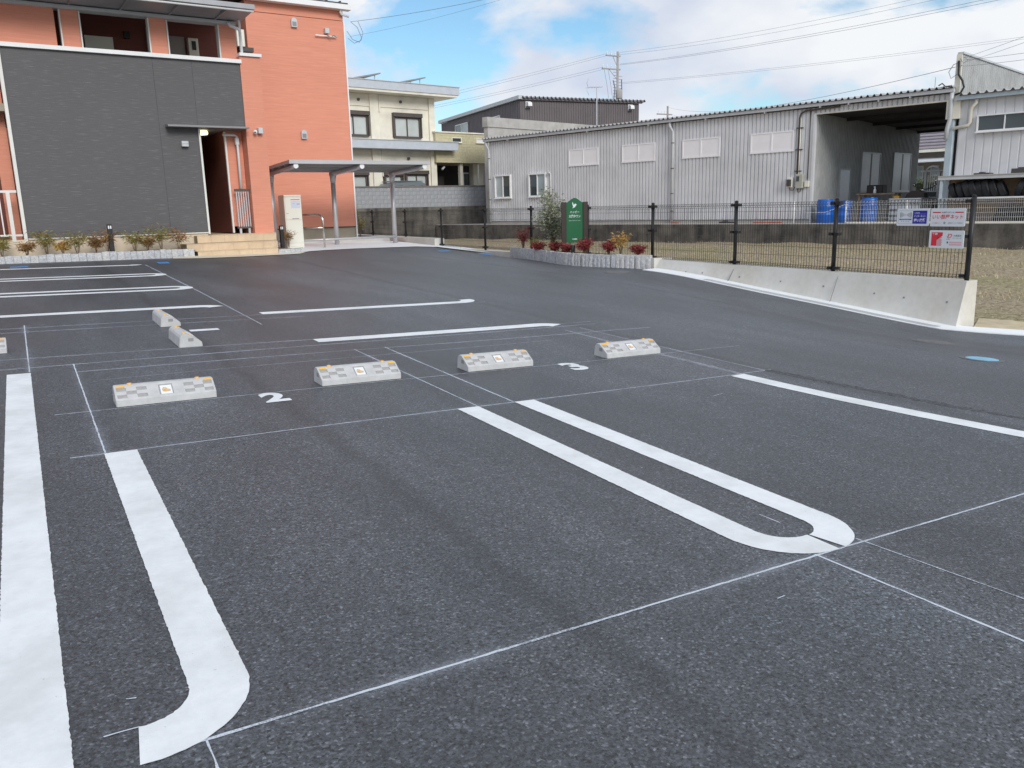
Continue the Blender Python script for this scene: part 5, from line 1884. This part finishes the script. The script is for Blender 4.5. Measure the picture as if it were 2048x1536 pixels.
MB().cyl((-2.34, 0.15, 0.40), (-2.34, 0.15, 1.18), 0.024, 10).build('shaft', WHITE, wp, True)
MB().lathe([(0.026, 0), (0.02, 0.015), (0.001, 0.02)], (-2.34, 0.15, 1.18), 10).build('cap', WHITE, wp)
rp = MB()
rp.tube([(-2.34, 0.15, 0.90), (-1.8, 0.13, 0.80), (-1.2, 0.12, 0.80), (-0.8, 0.13, 0.93), (-0.47, 0.15, 1.08)], 0.008, 6)
rp.solo('rope', ROPE, FG, (-1.4, 0.15, 0.8), 'thin white rope slung from the white post to the white mesh fence', 'rope')


# blue drums
def drum(x, y, r_, h_, label, mat=DRUM):
    t = thing('plastic_drum', label, 'drum', FG, (x, y, 0.42), 'blue plastic drums in the yard')
    MB().lathe([(r_ * 0.93, 0.0), (r_, 0.03), (r_, h_ * 0.32), (r_ * 1.03, h_ * 0.34), (r_ * 1.03, h_ * 0.37), (r_, h_ * 0.39), (r_, h_ * 0.66), (r_ * 1.03, h_ * 0.68), (r_ * 1.03, h_ * 0.71), (r_, h_ * 0.73), (r_ * 0.97, h_ * 0.95), (r_ * 0.90, h_)], (x, y, 0.42), 22).build('body', mat, t, True)
    MB().lathe([(0.035, 0), (0.035, 0.025), (0.001, 0.028)], (x + r_ * 0.4, y - r_ * 0.2, 0.42 + h_), 10).build('bung', WHITE, t)
    MB().lathe([(r_ * 0.92, 0), (r_ * 0.92, 0.02), (r_ * 0.80, 0.02), (r_ * 0.80, 0.0)], (x, y, 0.42 + h_), 22).build('rim', mat, t)


drum(-1.47, 0.75, 0.29, 0.80, 'bright blue plastic drum at the left, in front of the passage corner')
drum(-0.92, 1.05, 0.27, 0.74, 'darker blue plastic drum behind the black fence post')
drum(-0.02, 0.95, 0.27, 0.82, 'blue plastic drum seen through the white mesh, right of the others')
for x, ln_, lb in ((-7.9, 0.35, 'small red plank lying on the wall top below the warehouse drain pipe'), (-4.2, 1.15, 'long red plank lying on the wall top below the rightmost louvre')):
    m = MB().box(x, x + ln_, 0.62, 0.72, 0.427, 0.465)
    m.box(x + 0.1, x + ln_ - 0.1, 0.73, 0.80, 0.427, 0.45)
    m.solo('red_plank', plain('red_primer', (0.42, 0.10, 0.06), 0.8, var=0.2), FG, (x, 0.66, 0.43), lb, 'plank')
m = MB().cyl((-5.6, 0.55, 0.46), (-4.9, 0.60, 0.46), 0.035, 8)
m.cyl((-5.45, 0.55, 0.48), (-5.25, 0.62, 0.50), 0.06, 8)
m.solo('pipe_scrap', DKMETAL, FG, (-5.3, 0.58, 0.43), 'black pipe offcuts lying on the wall top between two red planks', 'scrap')

# things kept in the passage
bn = thing('workbench', 'dark wooden workbench in the passage below the frosted windows', 'bench', FG, (-0.4, 2.6, 0.4))
MB().box(-1.05, 0.30, 2.3, 2.95, 1.36, 1.41).build('bench_top', WOODM, bn)
for x in (-1.0, 0.2):
    for y in (2.35, 2.85):
        MB().box(x, x + 0.07, y, y + 0.07, 0.40, 1.36).build('leg', WOODM, bn)
MB().box(-1.0, 0.25, 2.4, 2.9, 0.75, 0.79).build('lower_shelf', WOODM, bn)
m = MB().cbox(-0.76, -0.18, 2.45, 2.85, 1.412, 1.70, 0.02)
m.box(-0.72, -0.22, 2.44, 2.449, 1.45, 1.66)
m.solo('black_case', BLACK, FG, (-0.47, 2.65, 1.412), 'black case standing on the workbench', 'case')
m = MB().lathe([(0.045, 0), (0.05, 0.02), (0.048, 0.12), (0.02, 0.16), (0.018, 0.20)], (-0.42, 2.36, 1.412), 12)
m.box(-0.46, -0.40, 2.35, 2.37, 1.61, 1.65)
m.solo('spray_bottle', WHITE, FG, (-0.42, 2.36, 1.412), 'white spray bottle standing in front of the black case', 'bottle', smooth=True)
cr_ = thing('goods_crate', 'white slatted crate under the yellow box, behind the white mesh', 'crate', FG, (0.75, 2.4, 0.4))
for z in (0.45, 0.65, 0.85, 1.05):
    MB().box(0.22, 1.22, 2.15, 2.18, z, z + 0.12).build('slat', PALE, cr_)
MB().box(0.20, 1.24, 2.18, 2.9, 0.42, 1.17).build('core', plain('crate_grey', (0.30, 0.32, 0.34), 0.7, var=0.2, scale=5), cr_)
MB().box(0.18, 1.26, 2.12, 2.92, 1.172, 1.215).build('lid', PALE, cr_)
m = MB().cbox(0.30, 0.47, 2.25, 2.42, 1.217, 1.30, 0.008)
m.cyl((0.36, 2.33, 1.30), (0.40, 2.33, 1.38), 0.006, 6)
m.solo('yellow_box', plain('yellow_plastic', (0.70, 0.36, 0.04), 0.5), FG, (0.38, 2.33, 1.217), 'small yellow box on top of the white crate', 'box')
# scooter under a dark cover
sk = thing('scooter', 'parked scooter with round mirrors and a dark seat in the passage', 'scooter', FG, (0.95, 3.3, 0.4))
pr_ = [(0.35, 1.20), (0.42, 1.36), (0.56, 1.46), (0.80, 1.48), (0.98, 1.38), (1.02, 1.20)]
MB().prism(pr_, 3.1, 3.5, 'y').build('seat', plain('brown_vinyl', (0.06, 0.045, 0.045), 0.5), sk)
MB().prism([(0.30, 0.62), (0.34, 1.18), (1.3, 1.18), (1.36, 0.70), (1.0, 0.55), (0.6, 0.55)], 3.14, 3.46, 'y').build('body', CARB, sk)
for x in (0.45, 1.45):
    MB().cyl((x, 3.22, 0.66), (x, 3.38, 0.66), 0.25, 20).build('wheel', RUBBER, sk)
MB().tube([(0.72, 3.3, 1.56), (0.95, 3.3, 1.50), (1.20, 3.3, 1.56)], 0.016, 8).build('handlebar', BLACK, sk)
for x in (0.66, 1.34):
    mr = MB().lathe([(0.001, -0.05), (0.05, -0.03), (0.062, 0.0), (0.05, 0.03), (0.001, 0.05)], (x, 3.1, 1.66), 14).build('mirror', STEEL, sk, True)
    MB().tube([(x, 3.12, 1.63), (0.72 if x < 1 else 1.2, 3.28, 1.54)], 0.008, 6).build('mirror_arm', BLACK, mr)
# tall grey machine frame
mf = thing('machine_frame', 'tall grey steel frame with vertical bars standing in the passage', 'machine', FG, (1.15, 4.2, 0.4))
for x in (0.62, 1.08):
    MB().box(x, x + 0.07, 4.1, 4.2, 0.40, 2.12).build('upright', FASC, mf)
MB().box(0.50, 1.26, 4.05, 4.25, 2.121, 2.17).build('top_beam', FASC, mf)
MB().box(0.62, 1.15, 4.08, 4.099, 1.16, 1.24).build('cross_beam', FASC, mf)
for k in range(5):
    MB().cyl((0.74 + 0.075 * k, 4.15, 1.45), (0.74 + 0.075 * k, 4.15, 2.0), 0.016, 8).build('bar', WHITE, mf)
MB().box(0.70, 1.08, 4.12, 4.18, 1.41, 1.45).build('cross_beam', FASC, mf)
MB().tube([(0.66, 4.15, 2.17), (0.74, 4.15, 2.28), (0.88, 4.15, 2.32), (1.02, 4.15, 2.28), (1.12, 4.15, 2.17)], 0.035, 8).build('hoop', WHITE, mf, True)

# black van and house beyond the passage
vn = thing('black_van', 'black van with a pale roof parked beyond the passage', 'van', FG, (-2.6, 17.5, 0.4))
prf = [(-4.1, 0.75), (-4.15, 1.25), (-3.55, 1.45), (-3.05, 1.98), (-2.4, 2.12), (0.2, 2.14), (0.5, 1.9), (0.6, 0.7)]
MB().prism(prf, 16.3, 18.0, 'y').build('body', CARB, vn)
MB().prism([(-3.05, 1.985), (-2.4, 2.125), (0.2, 2.145), (0.2, 2.19), (-2.4, 2.17), (-3.05, 2.02)], 16.25, 18.05, 'y').build('roof', PALE, vn)
MB().prism([(-3.42, 1.48), (-2.98, 1.92), (-2.3, 2.02), (-2.3, 1.48)], 16.27, 16.299, 'y').build('side_window', GLASSD, vn)
MB().prism([(-2.2, 1.48), (-2.2, 2.02), (-0.9, 2.04), (-0.9, 1.48)], 16.27, 16.299, 'y').build('side_window', GLASSD, vn)
for x in (-3.4, -0.4):
    MB().cyl((x, 16.25, 0.72), (x, 16.45, 0.72), 0.31, 18).build('wheel', RUBBER, vn)
MB().lathe([(0.001, -0.09), (0.09, -0.05), (0.10, 0.05), (0.001, 0.09)], (-3.5, 16.12, 1.52), 12).build('mirror', STEEL, vn, True)

hs = thing('tiled_house', 'single-storey taupe house with a ridged tile roof seen beyond the passage', 'house', FG, (-5, 26, 0.4))
MB().box(-12, -1.0, 25, 32, 0.4, 3.85).build('wall', HWALL, hs)
m = MB()
m.add([(-12.6, 24.3, 3.95), (-0.4, 24.3, 3.95), (-0.4, 33, 3.95), (-12.6, 33, 3.95), (-9.0, 28.5, 5.8), (-4.2, 28.5, 5.8)], [(0, 1, 5, 4), (1, 2, 5), (2, 3, 4, 5), (3, 0, 4), (0, 3, 2, 1)])
rf = m.build('roof', LTILE, hs)
for k in range(9):
    t_ = k / 9
    y = 24.3 + 4.2 * t_
    z = 3.95 + 1.85 * t_
    MB().box(-12.6 + 3.6 * t_, -0.4 - 3.8 * t_, y - 0.03, y + 0.12, z + 0.02, z + 0.075).build('tile_course', LTILE, rf)
MB().box(-12.5, -0.5, 24.25, 24.35, 3.78, 3.94).build('eaves_gutter', CREAM, hs)
MB().prism([(25.0, 3.42), (23.3, 3.18), (23.3, 3.23), (25.0, 3.50)], -9, -4.2, 'x').build('terrace_awning', PALE, hs)
for x in (-8.9, -4.35):
    MB().box(x, x + 0.08, 23.4, 23.48, 0.4, 3.18).build('awning_post', WTRIM, hs)
window(hs, -6.20, -5.75, 2.45, 3.05, 24.99, [GLASSP], FASC, 0.05)
window(hs, -7.6, -6.6, 1.2, 3.05, 24.99, [GLASSD, GLASSP], FASC, 0.05)
hd = thing('hedge', 'clipped dark green hedge between the van and the tiled house', 'hedge', FG, (-4.5, 21.5, 0.4))
m = MB()
r_ = np.random.default_rng(9)
for k in range(2600):
    p = Vector((-7.5 + 6.5 * r_.random(), 20.8 + 0.9 * r_.random(), 0.5 + 1.75 * r_.random() ** 0.6))
    d = Vector((r_.normal(), r_.normal(), r_.normal())).normalized()
    q = d.orthogonal().normalized()
    m.add([p, p + d * 0.07 + q * 0.03, p + d * 0.13, p + d * 0.07 - q * 0.03], [(0, 1, 2, 3)])
m.build('foliage', HEDGE, hd)
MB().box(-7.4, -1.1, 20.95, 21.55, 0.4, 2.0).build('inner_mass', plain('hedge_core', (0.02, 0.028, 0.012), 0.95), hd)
sx_ = thing('lattice_tower', 'pale steel lattice showing above the tiled roof', 'tower', FG, (-10, 40, 0.4))
for x in (-12.6, -11.6):
    MB().box(x, x + 0.18, 40, 40.18, 0.4, 7.2).build('leg', PALE, sx_)
MB().box(-14.8, -11.4, 39.9, 40.2, 6.2, 6.6).build('beam', PALE, sx_)
for k in range(4):
    MB().tube([(-12.5, 40.1, 3.0 + k), (-11.5, 40.1, 4.0 + k)], 0.05, 6).build('brace', PALE, sx_)
    MB().box(-12.5, -9.0, 40.05, 40.12, 3.2 + k * 0.9, 3.27 + k * 0.9).build('brace', PALE, sx_)

# ================================================================== block wall, cream house, sheds behind
bw = thing('block_wall', 'stained grey concrete block wall on a blackened base beside the cream house', 'wall', FW, (17, 39.6, -0.4))
MB().box(6, 23.2, 39.6, 40.1, -0.95, 1.34).build('base_wall', MOULD, bw)
MB().box(6, 23.2, 39.66, 39.8, 1.34, 2.36).build('mortar', GREYM, bw)
BKM = MB().box(-0.196, 0.196, -0.075, 0.075, 0.0, 0.196).mesh('block')
BKM.materials.append(BLOCK)
for c in range(5):
    x = 13.0 + (0.2 if c % 2 else 0.0)
    while x < 23.0:
        o = bpy.data.objects.new('block', BKM)
        COL.objects.link(o)
        o.parent = bw
        o.location = Vector((x, 39.72 + rng.normal() * 0.003, 1.345 + 0.204 * c)) - Vector((17, 39.6, -0.4))
        x += 0.405
MB().box(6, 23.22, 39.6, 39.86, 2.365, 2.43).build('coping', plain('coping_dark', (0.17, 0.16, 0.155), 0.9, var=0.2), bw)

ch = thing('cream_house', 'two-storey cream house with pale blue flat eaves and brown shutter boxes', 'house', FC, (0, 0, 0.4))
MB().box(-9, 2.28, 0.0, 9, 0.4, 7.20).build('wall', CREAM, ch)
MB().box(-9, 3.42, -1.0, 10, 7.30, 7.70).build('roof_fascia', LBLUE, ch)
MB().box(-9, 3.46, -1.04, 10, 7.701, 7.735).build('roof_edge', FASC, ch)
MB().box(-8.9, 3.3, -0.95, 9.9, 7.18, 7.299).build('soffit', CREAM, ch)
MB().box(-9, 3.25, -0.95, -0.02, 4.38, 4.80).build('eaves_fascia', LBLUE, ch)
MB().box(-9, 3.29, -0.99, -0.02, 4.801, 4.835).build('eaves_edge', FASC, ch)
for x0, x1 in ((-1.76, -1.25), (1.95, 2.32), (-4.4, -3.9)):
    MB().box(x0, x1, -0.12, 0.0, 0.4, 7.18).build('pilaster', CREAM, ch)
MB().box(-9, 1.94, -0.05, 0.0, 6.55, 7.17).build('upper_band', CREAM, ch)
for x in (-1.2, -1.15):
    pass
MB().cyl((-1.18, -0.09, 3.0), (-1.18, -0.09, 4.38), 0.04, 8).build('down_pipe', CREAM, ch)
MB().cyl((-1.18, -0.09, 6.3), (-1.18, -0.09, 7.15), 0.04, 8).build('down_pipe', CREAM, ch)


def shut_window(x0, x1, z0, z1):
    wd = window(ch, x0 + 0.08, x1 - 0.08, z0, z1 - 0.20, -0.02, [CURT, CURT], BROWNM, 0.07, 0.10, 'window', True)
    MB().box(x0, x1, -0.26, -0.02, z1 - 0.20, z1).build('shutter_box', BROWNM, wd)
    for x in (x0, x1 - 0.07):
        MB().box(x, x + 0.07, -0.18, -0.02, z0, z1 - 0.2).build('shutter_rail', BROWNM, wd)


shut_window(-0.40, 1.42, 5.04, 6.30)
shut_window(-3.70, -1.86, 5.05, 6.28)
shut_window(0.20, 1.70, 1.5, 3.32)
shut_window(-1.15, 0.08, 1.5, 3.25)
shut_window(-3.9, -2.1, 1.5, 3.25)
for x, z in ((-2.4, 6.85), (0.15, 6.87), (0.5, 3.95)):
    MB().cyl((x, -0.14, z), (x, -0.04, z), 0.07, 10).build('vent', BROWNM, ch)
MB().box(0.25, 0.5, -0.25, -0.02, 3.66, 3.78).build('lamp', DKMETAL, ch)
# ochre projecting upper room over the dark porch
MB().box(2.15, 7.5, -0.35, 5, 3.76, 5.36).build('porch_room', OCHRE, ch)
for k in range(10):
    MB().box(2.15, 7.5, -0.362, -0.35, 3.90 + 0.145 * k, 3.905 + 0.145 * k).build('board_joint', OCHRE, ch)
MB().box(2.08, 7.6, -0.42, 5, 5.361, 5.43).build('porch_cap', CREAM, ch)
window(ch, 3.22, 3.90, 4.86, 5.13, -0.365, [GLASSD], CREAM, 0.04, 0.05)
window(ch, 4.95, 5.64, 4.88, 5.14, -0.365, [PALE], CREAM, 0.04, 0.05)
MB().box(2.30, 7.4, 2.5, 2.7, 0.4, 3.76).build('porch_back', VOID, ch)
MB().box(2.32, 4.0, 1.6, 1.7, 0.4, 3.1).build('porch_dark_screen', DKMETAL, ch)
MB().box(3.95, 4.15, -0.1, 0.1, 0.4, 3.76).build('porch_post', CREAM, ch)
MB().box(5.35, 6.1, 0.5, 0.9, 0.4, 3.76).build('porch_post', CREAM, ch)
MB().cyl((5.18, -0.2, 0.4), (5.18, -0.2, 3.7), 0.05, 8).build('down_pipe', CREAM, ch)
gd = MB().box(4.30, 5.05, 0.60, 0.64, 0.4, 3.3).build('porch_door', GLASSD, ch)
MB().box(4.28, 5.07, 0.57, 0.60, 3.2, 3.27).build('door_head', FASC, gd)
MB().box(4.66, 4.70, 0.57, 0.60, 0.4, 3.2).build('door_stile', FASC, gd)
MB().cyl((2.75, 0.0, 3.4), (2.95, 0.05, 3.55), 0.06, 8).build('porch_lamp', FASC, ch)

# rooftop solar collectors
for x, lb in ((-1.2, 'tilted solar panel on the left part of the cream house roof'), (1.75, 'tilted solar panel on the right part of the cream house roof')):
    t = thing('solar_panel', lb, 'solar panel', FC, (x, 2.2, 7.735), 'solar panels on the cream house')
    MB().prism([(x - 0.9, 8.02), (x + 1.25, 8.50), (x + 1.25, 8.57), (x - 0.9, 8.10)], 1.6, 4.5, 'y').build('panel', GREYM, t)
    for a, z in ((0.3, 8.27), (0.95, 8.42)):
        for y in (1.75, 4.3):
            MB().box(x + a, x + a + 0.04, y, y + 0.04, 7.735, z).build('leg', FASC, t)
    MB().box(x - 0.9, x - 0.82, 1.7, 4.4, 7.735, 8.02).build('foot_rail', GREYM, t)

# grey van parked behind the block wall
gv = thing('grey_van', 'roof of a grey van showing above the block wall by the cream house', 'van', FC, (-0.6, -1.1, 0.4))
MB().prism([(-2.1, 0.75), (-2.15, 1.55), (-1.85, 1.75), (-1.62, 2.50), (-1.40, 2.62), (0.12, 2.67), (0.40, 2.55), (0.55, 1.7), (0.6, 0.75)], -1.75, -0.3, 'y').build('body', CARP, gv)
for a, b in ((-1.52, -1.05), (-0.95, -0.30), (-0.22, 0.24)):
    MB().prism([(a, 1.85), (a + 0.05, 2.45), (b, 2.47), (b, 1.85)], -1.765, -1.751, 'y').build('window', GLASSD, gv)
MB().box(-1.45, 0.25, -1.7, -0.35, 2.675, 2.715).build('roof_rack', CARP, gv)
for x in (-1.6, 0.1):
    MB().cyl((x, -1.77, 0.72), (x, -1.55, 0.72), 0.32, 16).build('wheel', RUBBER, gv)

# low grey concrete building behind the warehouse end
cb = thing('concrete_wall', 'bare concrete wall with a flat parapet rising behind the warehouse roof', 'wall', FG, (-21, 6, 0.4))
MB().box(-21.3, -21.0, 2.82, 20, 0.4, 5.40).build('wall', CONCW, cb)
MB().box(-21.34, -20.94, 2.76, 20, 5.402, 5.90).build('parapet', CONCW, cb)

# antenna on it
at_ = thing('tv_antenna', 'thin rooftop television antenna on a mast above the warehouse roof', 'antenna', FW, (30.0, 40, 5.6))
MB().cyl((30.0, 40, 5.0), (30.0, 40, 7.88), 0.03, 8).build('mast', FASC, at_)
MB().cyl((29.35, 40.05, 7.87), (30.35, 39.95, 7.93), 0.014, 6).build('boom', FASC, at_)
for k in range(5):
    x = 29.45 + 0.2 * k
    MB().cyl((x, 39.75, 7.885 + 0.012 * k), (x, 40.35, 7.885 + 0.012 * k), 0.008, 5).build('element', FASC, at_)
MB().tube([(29.36, 40, 7.9), (29.22, 39.9, 8.1), (29.30, 39.85, 8.35)], 0.015, 5).build('reflector', FASC, at_)
MB().tube([(29.36, 40, 7.86), (29.22, 39.9, 7.66), (29.34, 39.85, 7.42)], 0.015, 5).build('reflector', FASC, at_)
for x in (29.4, 30.6):
    MB().cyl((30.0, 40, 7.2), (x, 40.3, 5.6), 0.006, 4).build('guy_wire', WIREM, at_)

# brown ribbed shed
bs = thing('brown_shed', 'large dark brown ribbed-metal shed behind the warehouse', 'building', FB, (5, 0, 0.4))
ribbed(0.0, 10.0, 0.0, 0.4, 8.70, 0.20, 0.03, 0.35).build('front_siding', BROWNS, bs)
m = MB()
yv = 0.0
prof = []
while yv < 17:
    for k, d in ((0, 0), (0.65, 0), (0.72, 0.03), (0.93, 0.03)):
        prof.append((yv + 0.30 * k, d))
    yv += 0.30
for y, d in prof:
    m.v += [(-d, y, 0.4), (-d, y, 8.72)]
for i in range(len(prof) - 1):
    m.f.append((2 * i, 2 * i + 1, 2 * i + 3, 2 * i + 2))
m.build('side_siding', BROWNS, bs)
MB().box(0.01, 9.99, 0.04, 17, 0.4, 8.68).build('core', BROWNS, bs)
MB().box(-0.25, 0.02, -0.3, 17.3, 8.74, 9.0).build('side_fascia', FASC, bs)
m = MB()
pr = []
x = -0.1
while x < 10.2:
    for k, d in ((0.0, 0), (0.25, 0), (0.45, 0.16), (0.60, 0.16), (0.80, 0)):
        pr.append((x + 0.33 * k, d))
    x += 0.33
for x, d in pr:
    m.v += [(x, -0.35, 8.80 + d), (x, 17.2, 8.90 + d)]
for i in range(len(pr) - 1):
    m.f.append((2 * i, 2 * i + 2, 2 * i + 3, 2 * i + 1))
m.build('roof_sheet', ROOFM, bs)
MB().box(-0.1, 10.2, -0.2, -0.05, 8.70, 8.80).build('eaves_flashing', BROWNS, bs)
for x in (0.38, 8.98):
    v_ = MB().box(x, x + 0.42, -0.10, -0.03, 8.17, 8.62).build('vent_frame', FASC, bs)
    MB().prism([(-0.10, 8.30), (-0.38, 8.27), (-0.38, 8.42), (-0.30, 8.54), (-0.10, 8.56)], x + 0.08, x + 0.40, 'x').build('vent_cowl', WHITE, v_)
    MB().box(x + 0.03, x + 0.39, -0.36, -0.11, 8.20, 8.265).build('vent_mouth', DKMETAL, v_)
# windows on the side facing left (thin boxes on x = -0.03)
for y0, y1, z0, z1 in ((10.4, 13.4, 7.30, 8.22), (3.6, 6.6, 7.30, 8.05)):
    wd = MB().box(-0.10, -0.031, y0, y1, z0, z0 + 0.07).box(-0.10, -0.031, y0, y1, z1 - 0.07, z1).box(-0.10, -0.031, y0, y0 + 0.08, z0 + .07, z1 - .07).box(-0.10, -0.031, y1 - 0.08, y1, z0 + .07, z1 - .07).box(-0.10, -0.031, (y0 + y1) / 2 - 0.05, (y0 + y1) / 2 + 0.05, z0 + .07, z1 - .07).build('window', WHITE, bs)
    MB().box(-0.06, -0.031, y0 + 0.08, (y0 + y1) / 2 - 0.05, z0 + 0.07, z1 - 0.07).build('pane', GLASSP, wd)
    MB().box(-0.06, -0.031, (y0 + y1) / 2 + 0.05, y1 - 0.08, z0 + 0.07, z1 - 0.07).build('pane', GLASSD, wd)

# ================================================================== poles and overhead wires
up_ = thing('utility_pole', 'concrete utility pole with two crossarms rising behind the brown shed', 'utility pole', FW, (44.15, 56, 0.4))
MB().cyl((44.15, 56, 0.0), (44.15, 56, 13.45), 0.15, 14, 0.095).build('shaft', POLEM, up_, True)
for z, x0 in ((13.05, 42.95), (12.02, 42.55)):
    ca = MB().box(x0, 44.4, 55.93, 56.07, z, z + 0.09).build('crossarm', POLEM, up_)
    for k in range(4):
        x = x0 + 0.12 + 0.42 * k
        MB().lathe([(0.05, 0), (0.06, 0.08), (0.03, 0.12), (0.055, 0.18), (0.02, 0.26)], (x, 56, z + 0.09), 8).build('insulator', PALE, ca)
    MB().tube([(x0 + 0.7, 56, z), (44.1, 56, z - 0.75)], 0.025, 5).build('arm_brace', POLEM, ca)
tr = MB().lathe([(0.25, 0), (0.28, 0.05), (0.28, 0.62), (0.22, 0.72)], (44.1, 55.75, 9.75), 14).build('transformer', POLEM, up_, True)
for k in range(9):
    MB().box(44.30, 44.62, 55.98, 56.02, 9.6 + 0.24 * k, 9.64 + 0.24 * k).build('step_bolt', POLEM, up_)
    MB().box(43.70, 43.98, 55.98, 56.02, 9.9 + 0.24 * k, 9.93 + 0.24 * k).build('cable_fitting', WIREM, up_)
MB().tube([(43.75, 56, 9.7), (43.8, 55.9, 10.6), (43.68, 56, 11.2)], 0.05, 6).build('riser_cable', WIREM, up_)
MB().tube([(44.55, 56, 9.7), (44.5, 55.9, 10.6), (44.55, 56, 11.3)], 0.05, 6).build('riser_cable', WIREM, up_)
for k, x in enumerate((42.75, 43.15)):
    MB().tube([(x, 56, 12.02), (x + 0.25, 56, 11.0), (x + 0.5, 56, 9.6)], 0.012, 4).build('drop_wire', WIREM, up_)

sp_ = thing('far_pole', 'small distant pole with a short crossarm just above the warehouse roof line', 'utility pole', FW, (70.9, 80, 0.4))
MB().cyl((70.9, 80, 0), (70.9, 80, 12.9), 0.16, 10, 0.12).build('shaft', POLEM, sp_)
MB().box(69.2, 71.6, 79.9, 80.1, 11.85, 11.97).build('crossarm', POLEM, sp_)
for k in range(4):
    MB().cyl((69.4 + 0.5 * k, 80, 11.97), (69.4 + 0.5 * k, 80, 12.3), 0.05, 6).build('insulator', PALE, sp_)


def cable(a, b, sag, r_, label, n=28):
    a, b = Vector(a), Vector(b)
    pts = []
    for i in range(n + 1):
        t = i / n
        p = a.lerp(b, t)
        p.z -= sag * 4 * t * (1 - t)
        pts.append(p)
    m = MB().tube(pts, r_, 5)
    m.solo('power_line', WIREM, FW, tuple(a), label, 'cable', 'overhead lines in the sky')


for a, b, sg_, r_, lb in (
        ((43.02, 56, 13.22), (27.85, 75, 9.90), 0.15, 0.016, 'topmost wire from the utility pole towards the cream house'),
        ((43.60, 56, 13.22), (27.84, 75, 9.62), 0.15, 0.016, 'second wire from the top between the utility pole and the cream house'),
        ((42.62, 56, 12.15), (27.80, 75, 9.30), 0.20, 0.016, 'third wire down between the utility pole and the cream house'),
        ((43.20, 56, 12.12), (27.79, 75, 9.10), 0.20, 0.016, 'lowest wire between the utility pole and the cream house'),
        ((44.28, 56, 13.39), (43.90, 25, 11.80), 0.35, 0.013, 'topmost wire from the utility pole to the upper right of the sky'),
        ((44.10, 56, 13.20), (43.93, 25, 11.55), 0.40, 0.013, 'second wire from the utility pole to the upper right of the sky'),
        ((44.39, 56, 12.50), (42.80, 22, 10.72), 0.30, 0.016, 'third wire rising from the utility pole to the upper right'),
        ((44.30, 56, 12.42), (42.82, 22, 10.56), 0.30, 0.016, 'fourth wire rising from the utility pole to the upper right'),
        ((44.66, 56, 11.08), (62.05, 30, 11.85), 0.25, 0.014, 'upper of two thin wires crossing the sky above the warehouse to the right edge'),
        ((44.60, 56, 10.98), (62.07, 30, 11.70), 0.25, 0.014, 'lower of two thin wires crossing the sky above the warehouse to the right edge'),
        ((70.9, 80, 12.75), (25.80, 15.6, 5.20), 0.9, 0.016, 'long wire from the small far pole to the parapet corner'),
        ((70.9, 80, 12.0), (25.50, 15.7, 4.62), 0.9, 0.012, 'faint wire just above the warehouse roof edge'),
        ((9.28, 24.45, 6.72), (13.75, 20.5, 7.36), 0.10, 0.011, 'black cable from the salmon house corner up into the sky'),
        ((9.22, 24.42, 6.30), (13.08, 19.5, 7.05), 0.10, 0.006, 'thin cable below the black one from the salmon house corner'),
        ((25.85, 15.62, 5.42), (18.20, 9, 4.56), 0.02, 0.008, 'steepest wire leaving the parapet corner at the right'),
        ((25.90, 15.60, 5.30), (18.22, 9, 4.45), 0.03, 0.008, 'second steepest wire leaving the parapet corner at the right'),
        ((25.85, 15.62, 5.36), (18.31, 9, 4.09), 0.02, 0.008, 'third wire leaving the parapet corner at the right'),
        ((25.85, 15.62, 5.18), (18.34, 9, 3.96), 0.02, 0.008, 'lowest wire leaving the parapet corner at the right')):
    cable(a, b, sg_, r_ * 0.55, lb)
# slack loops of the service cable at the salmon house corner
m = MB()
m.tube([(9.28, 24.45, 6.72), (9.42, 24.3, 6.55), (9.50, 24.2, 6.25), (9.42, 24.2, 6.12), (9.25, 24.3, 6.2), (9.15, 24.45, 6.45)], 0.008, 6)
m.tube([(9.45, 24.3, 6.72), (9.55, 24.2, 6.40), (9.48, 24.2, 6.18), (9.3, 24.3, 6.10), (9.15, 24.42, 6.25)], 0.007, 6)
m.solo('cable_loop', WIREM, FW, (9.28, 24.45, 6.72), 'slack loop of cable hanging at the top corner of the salmon house', 'cable')
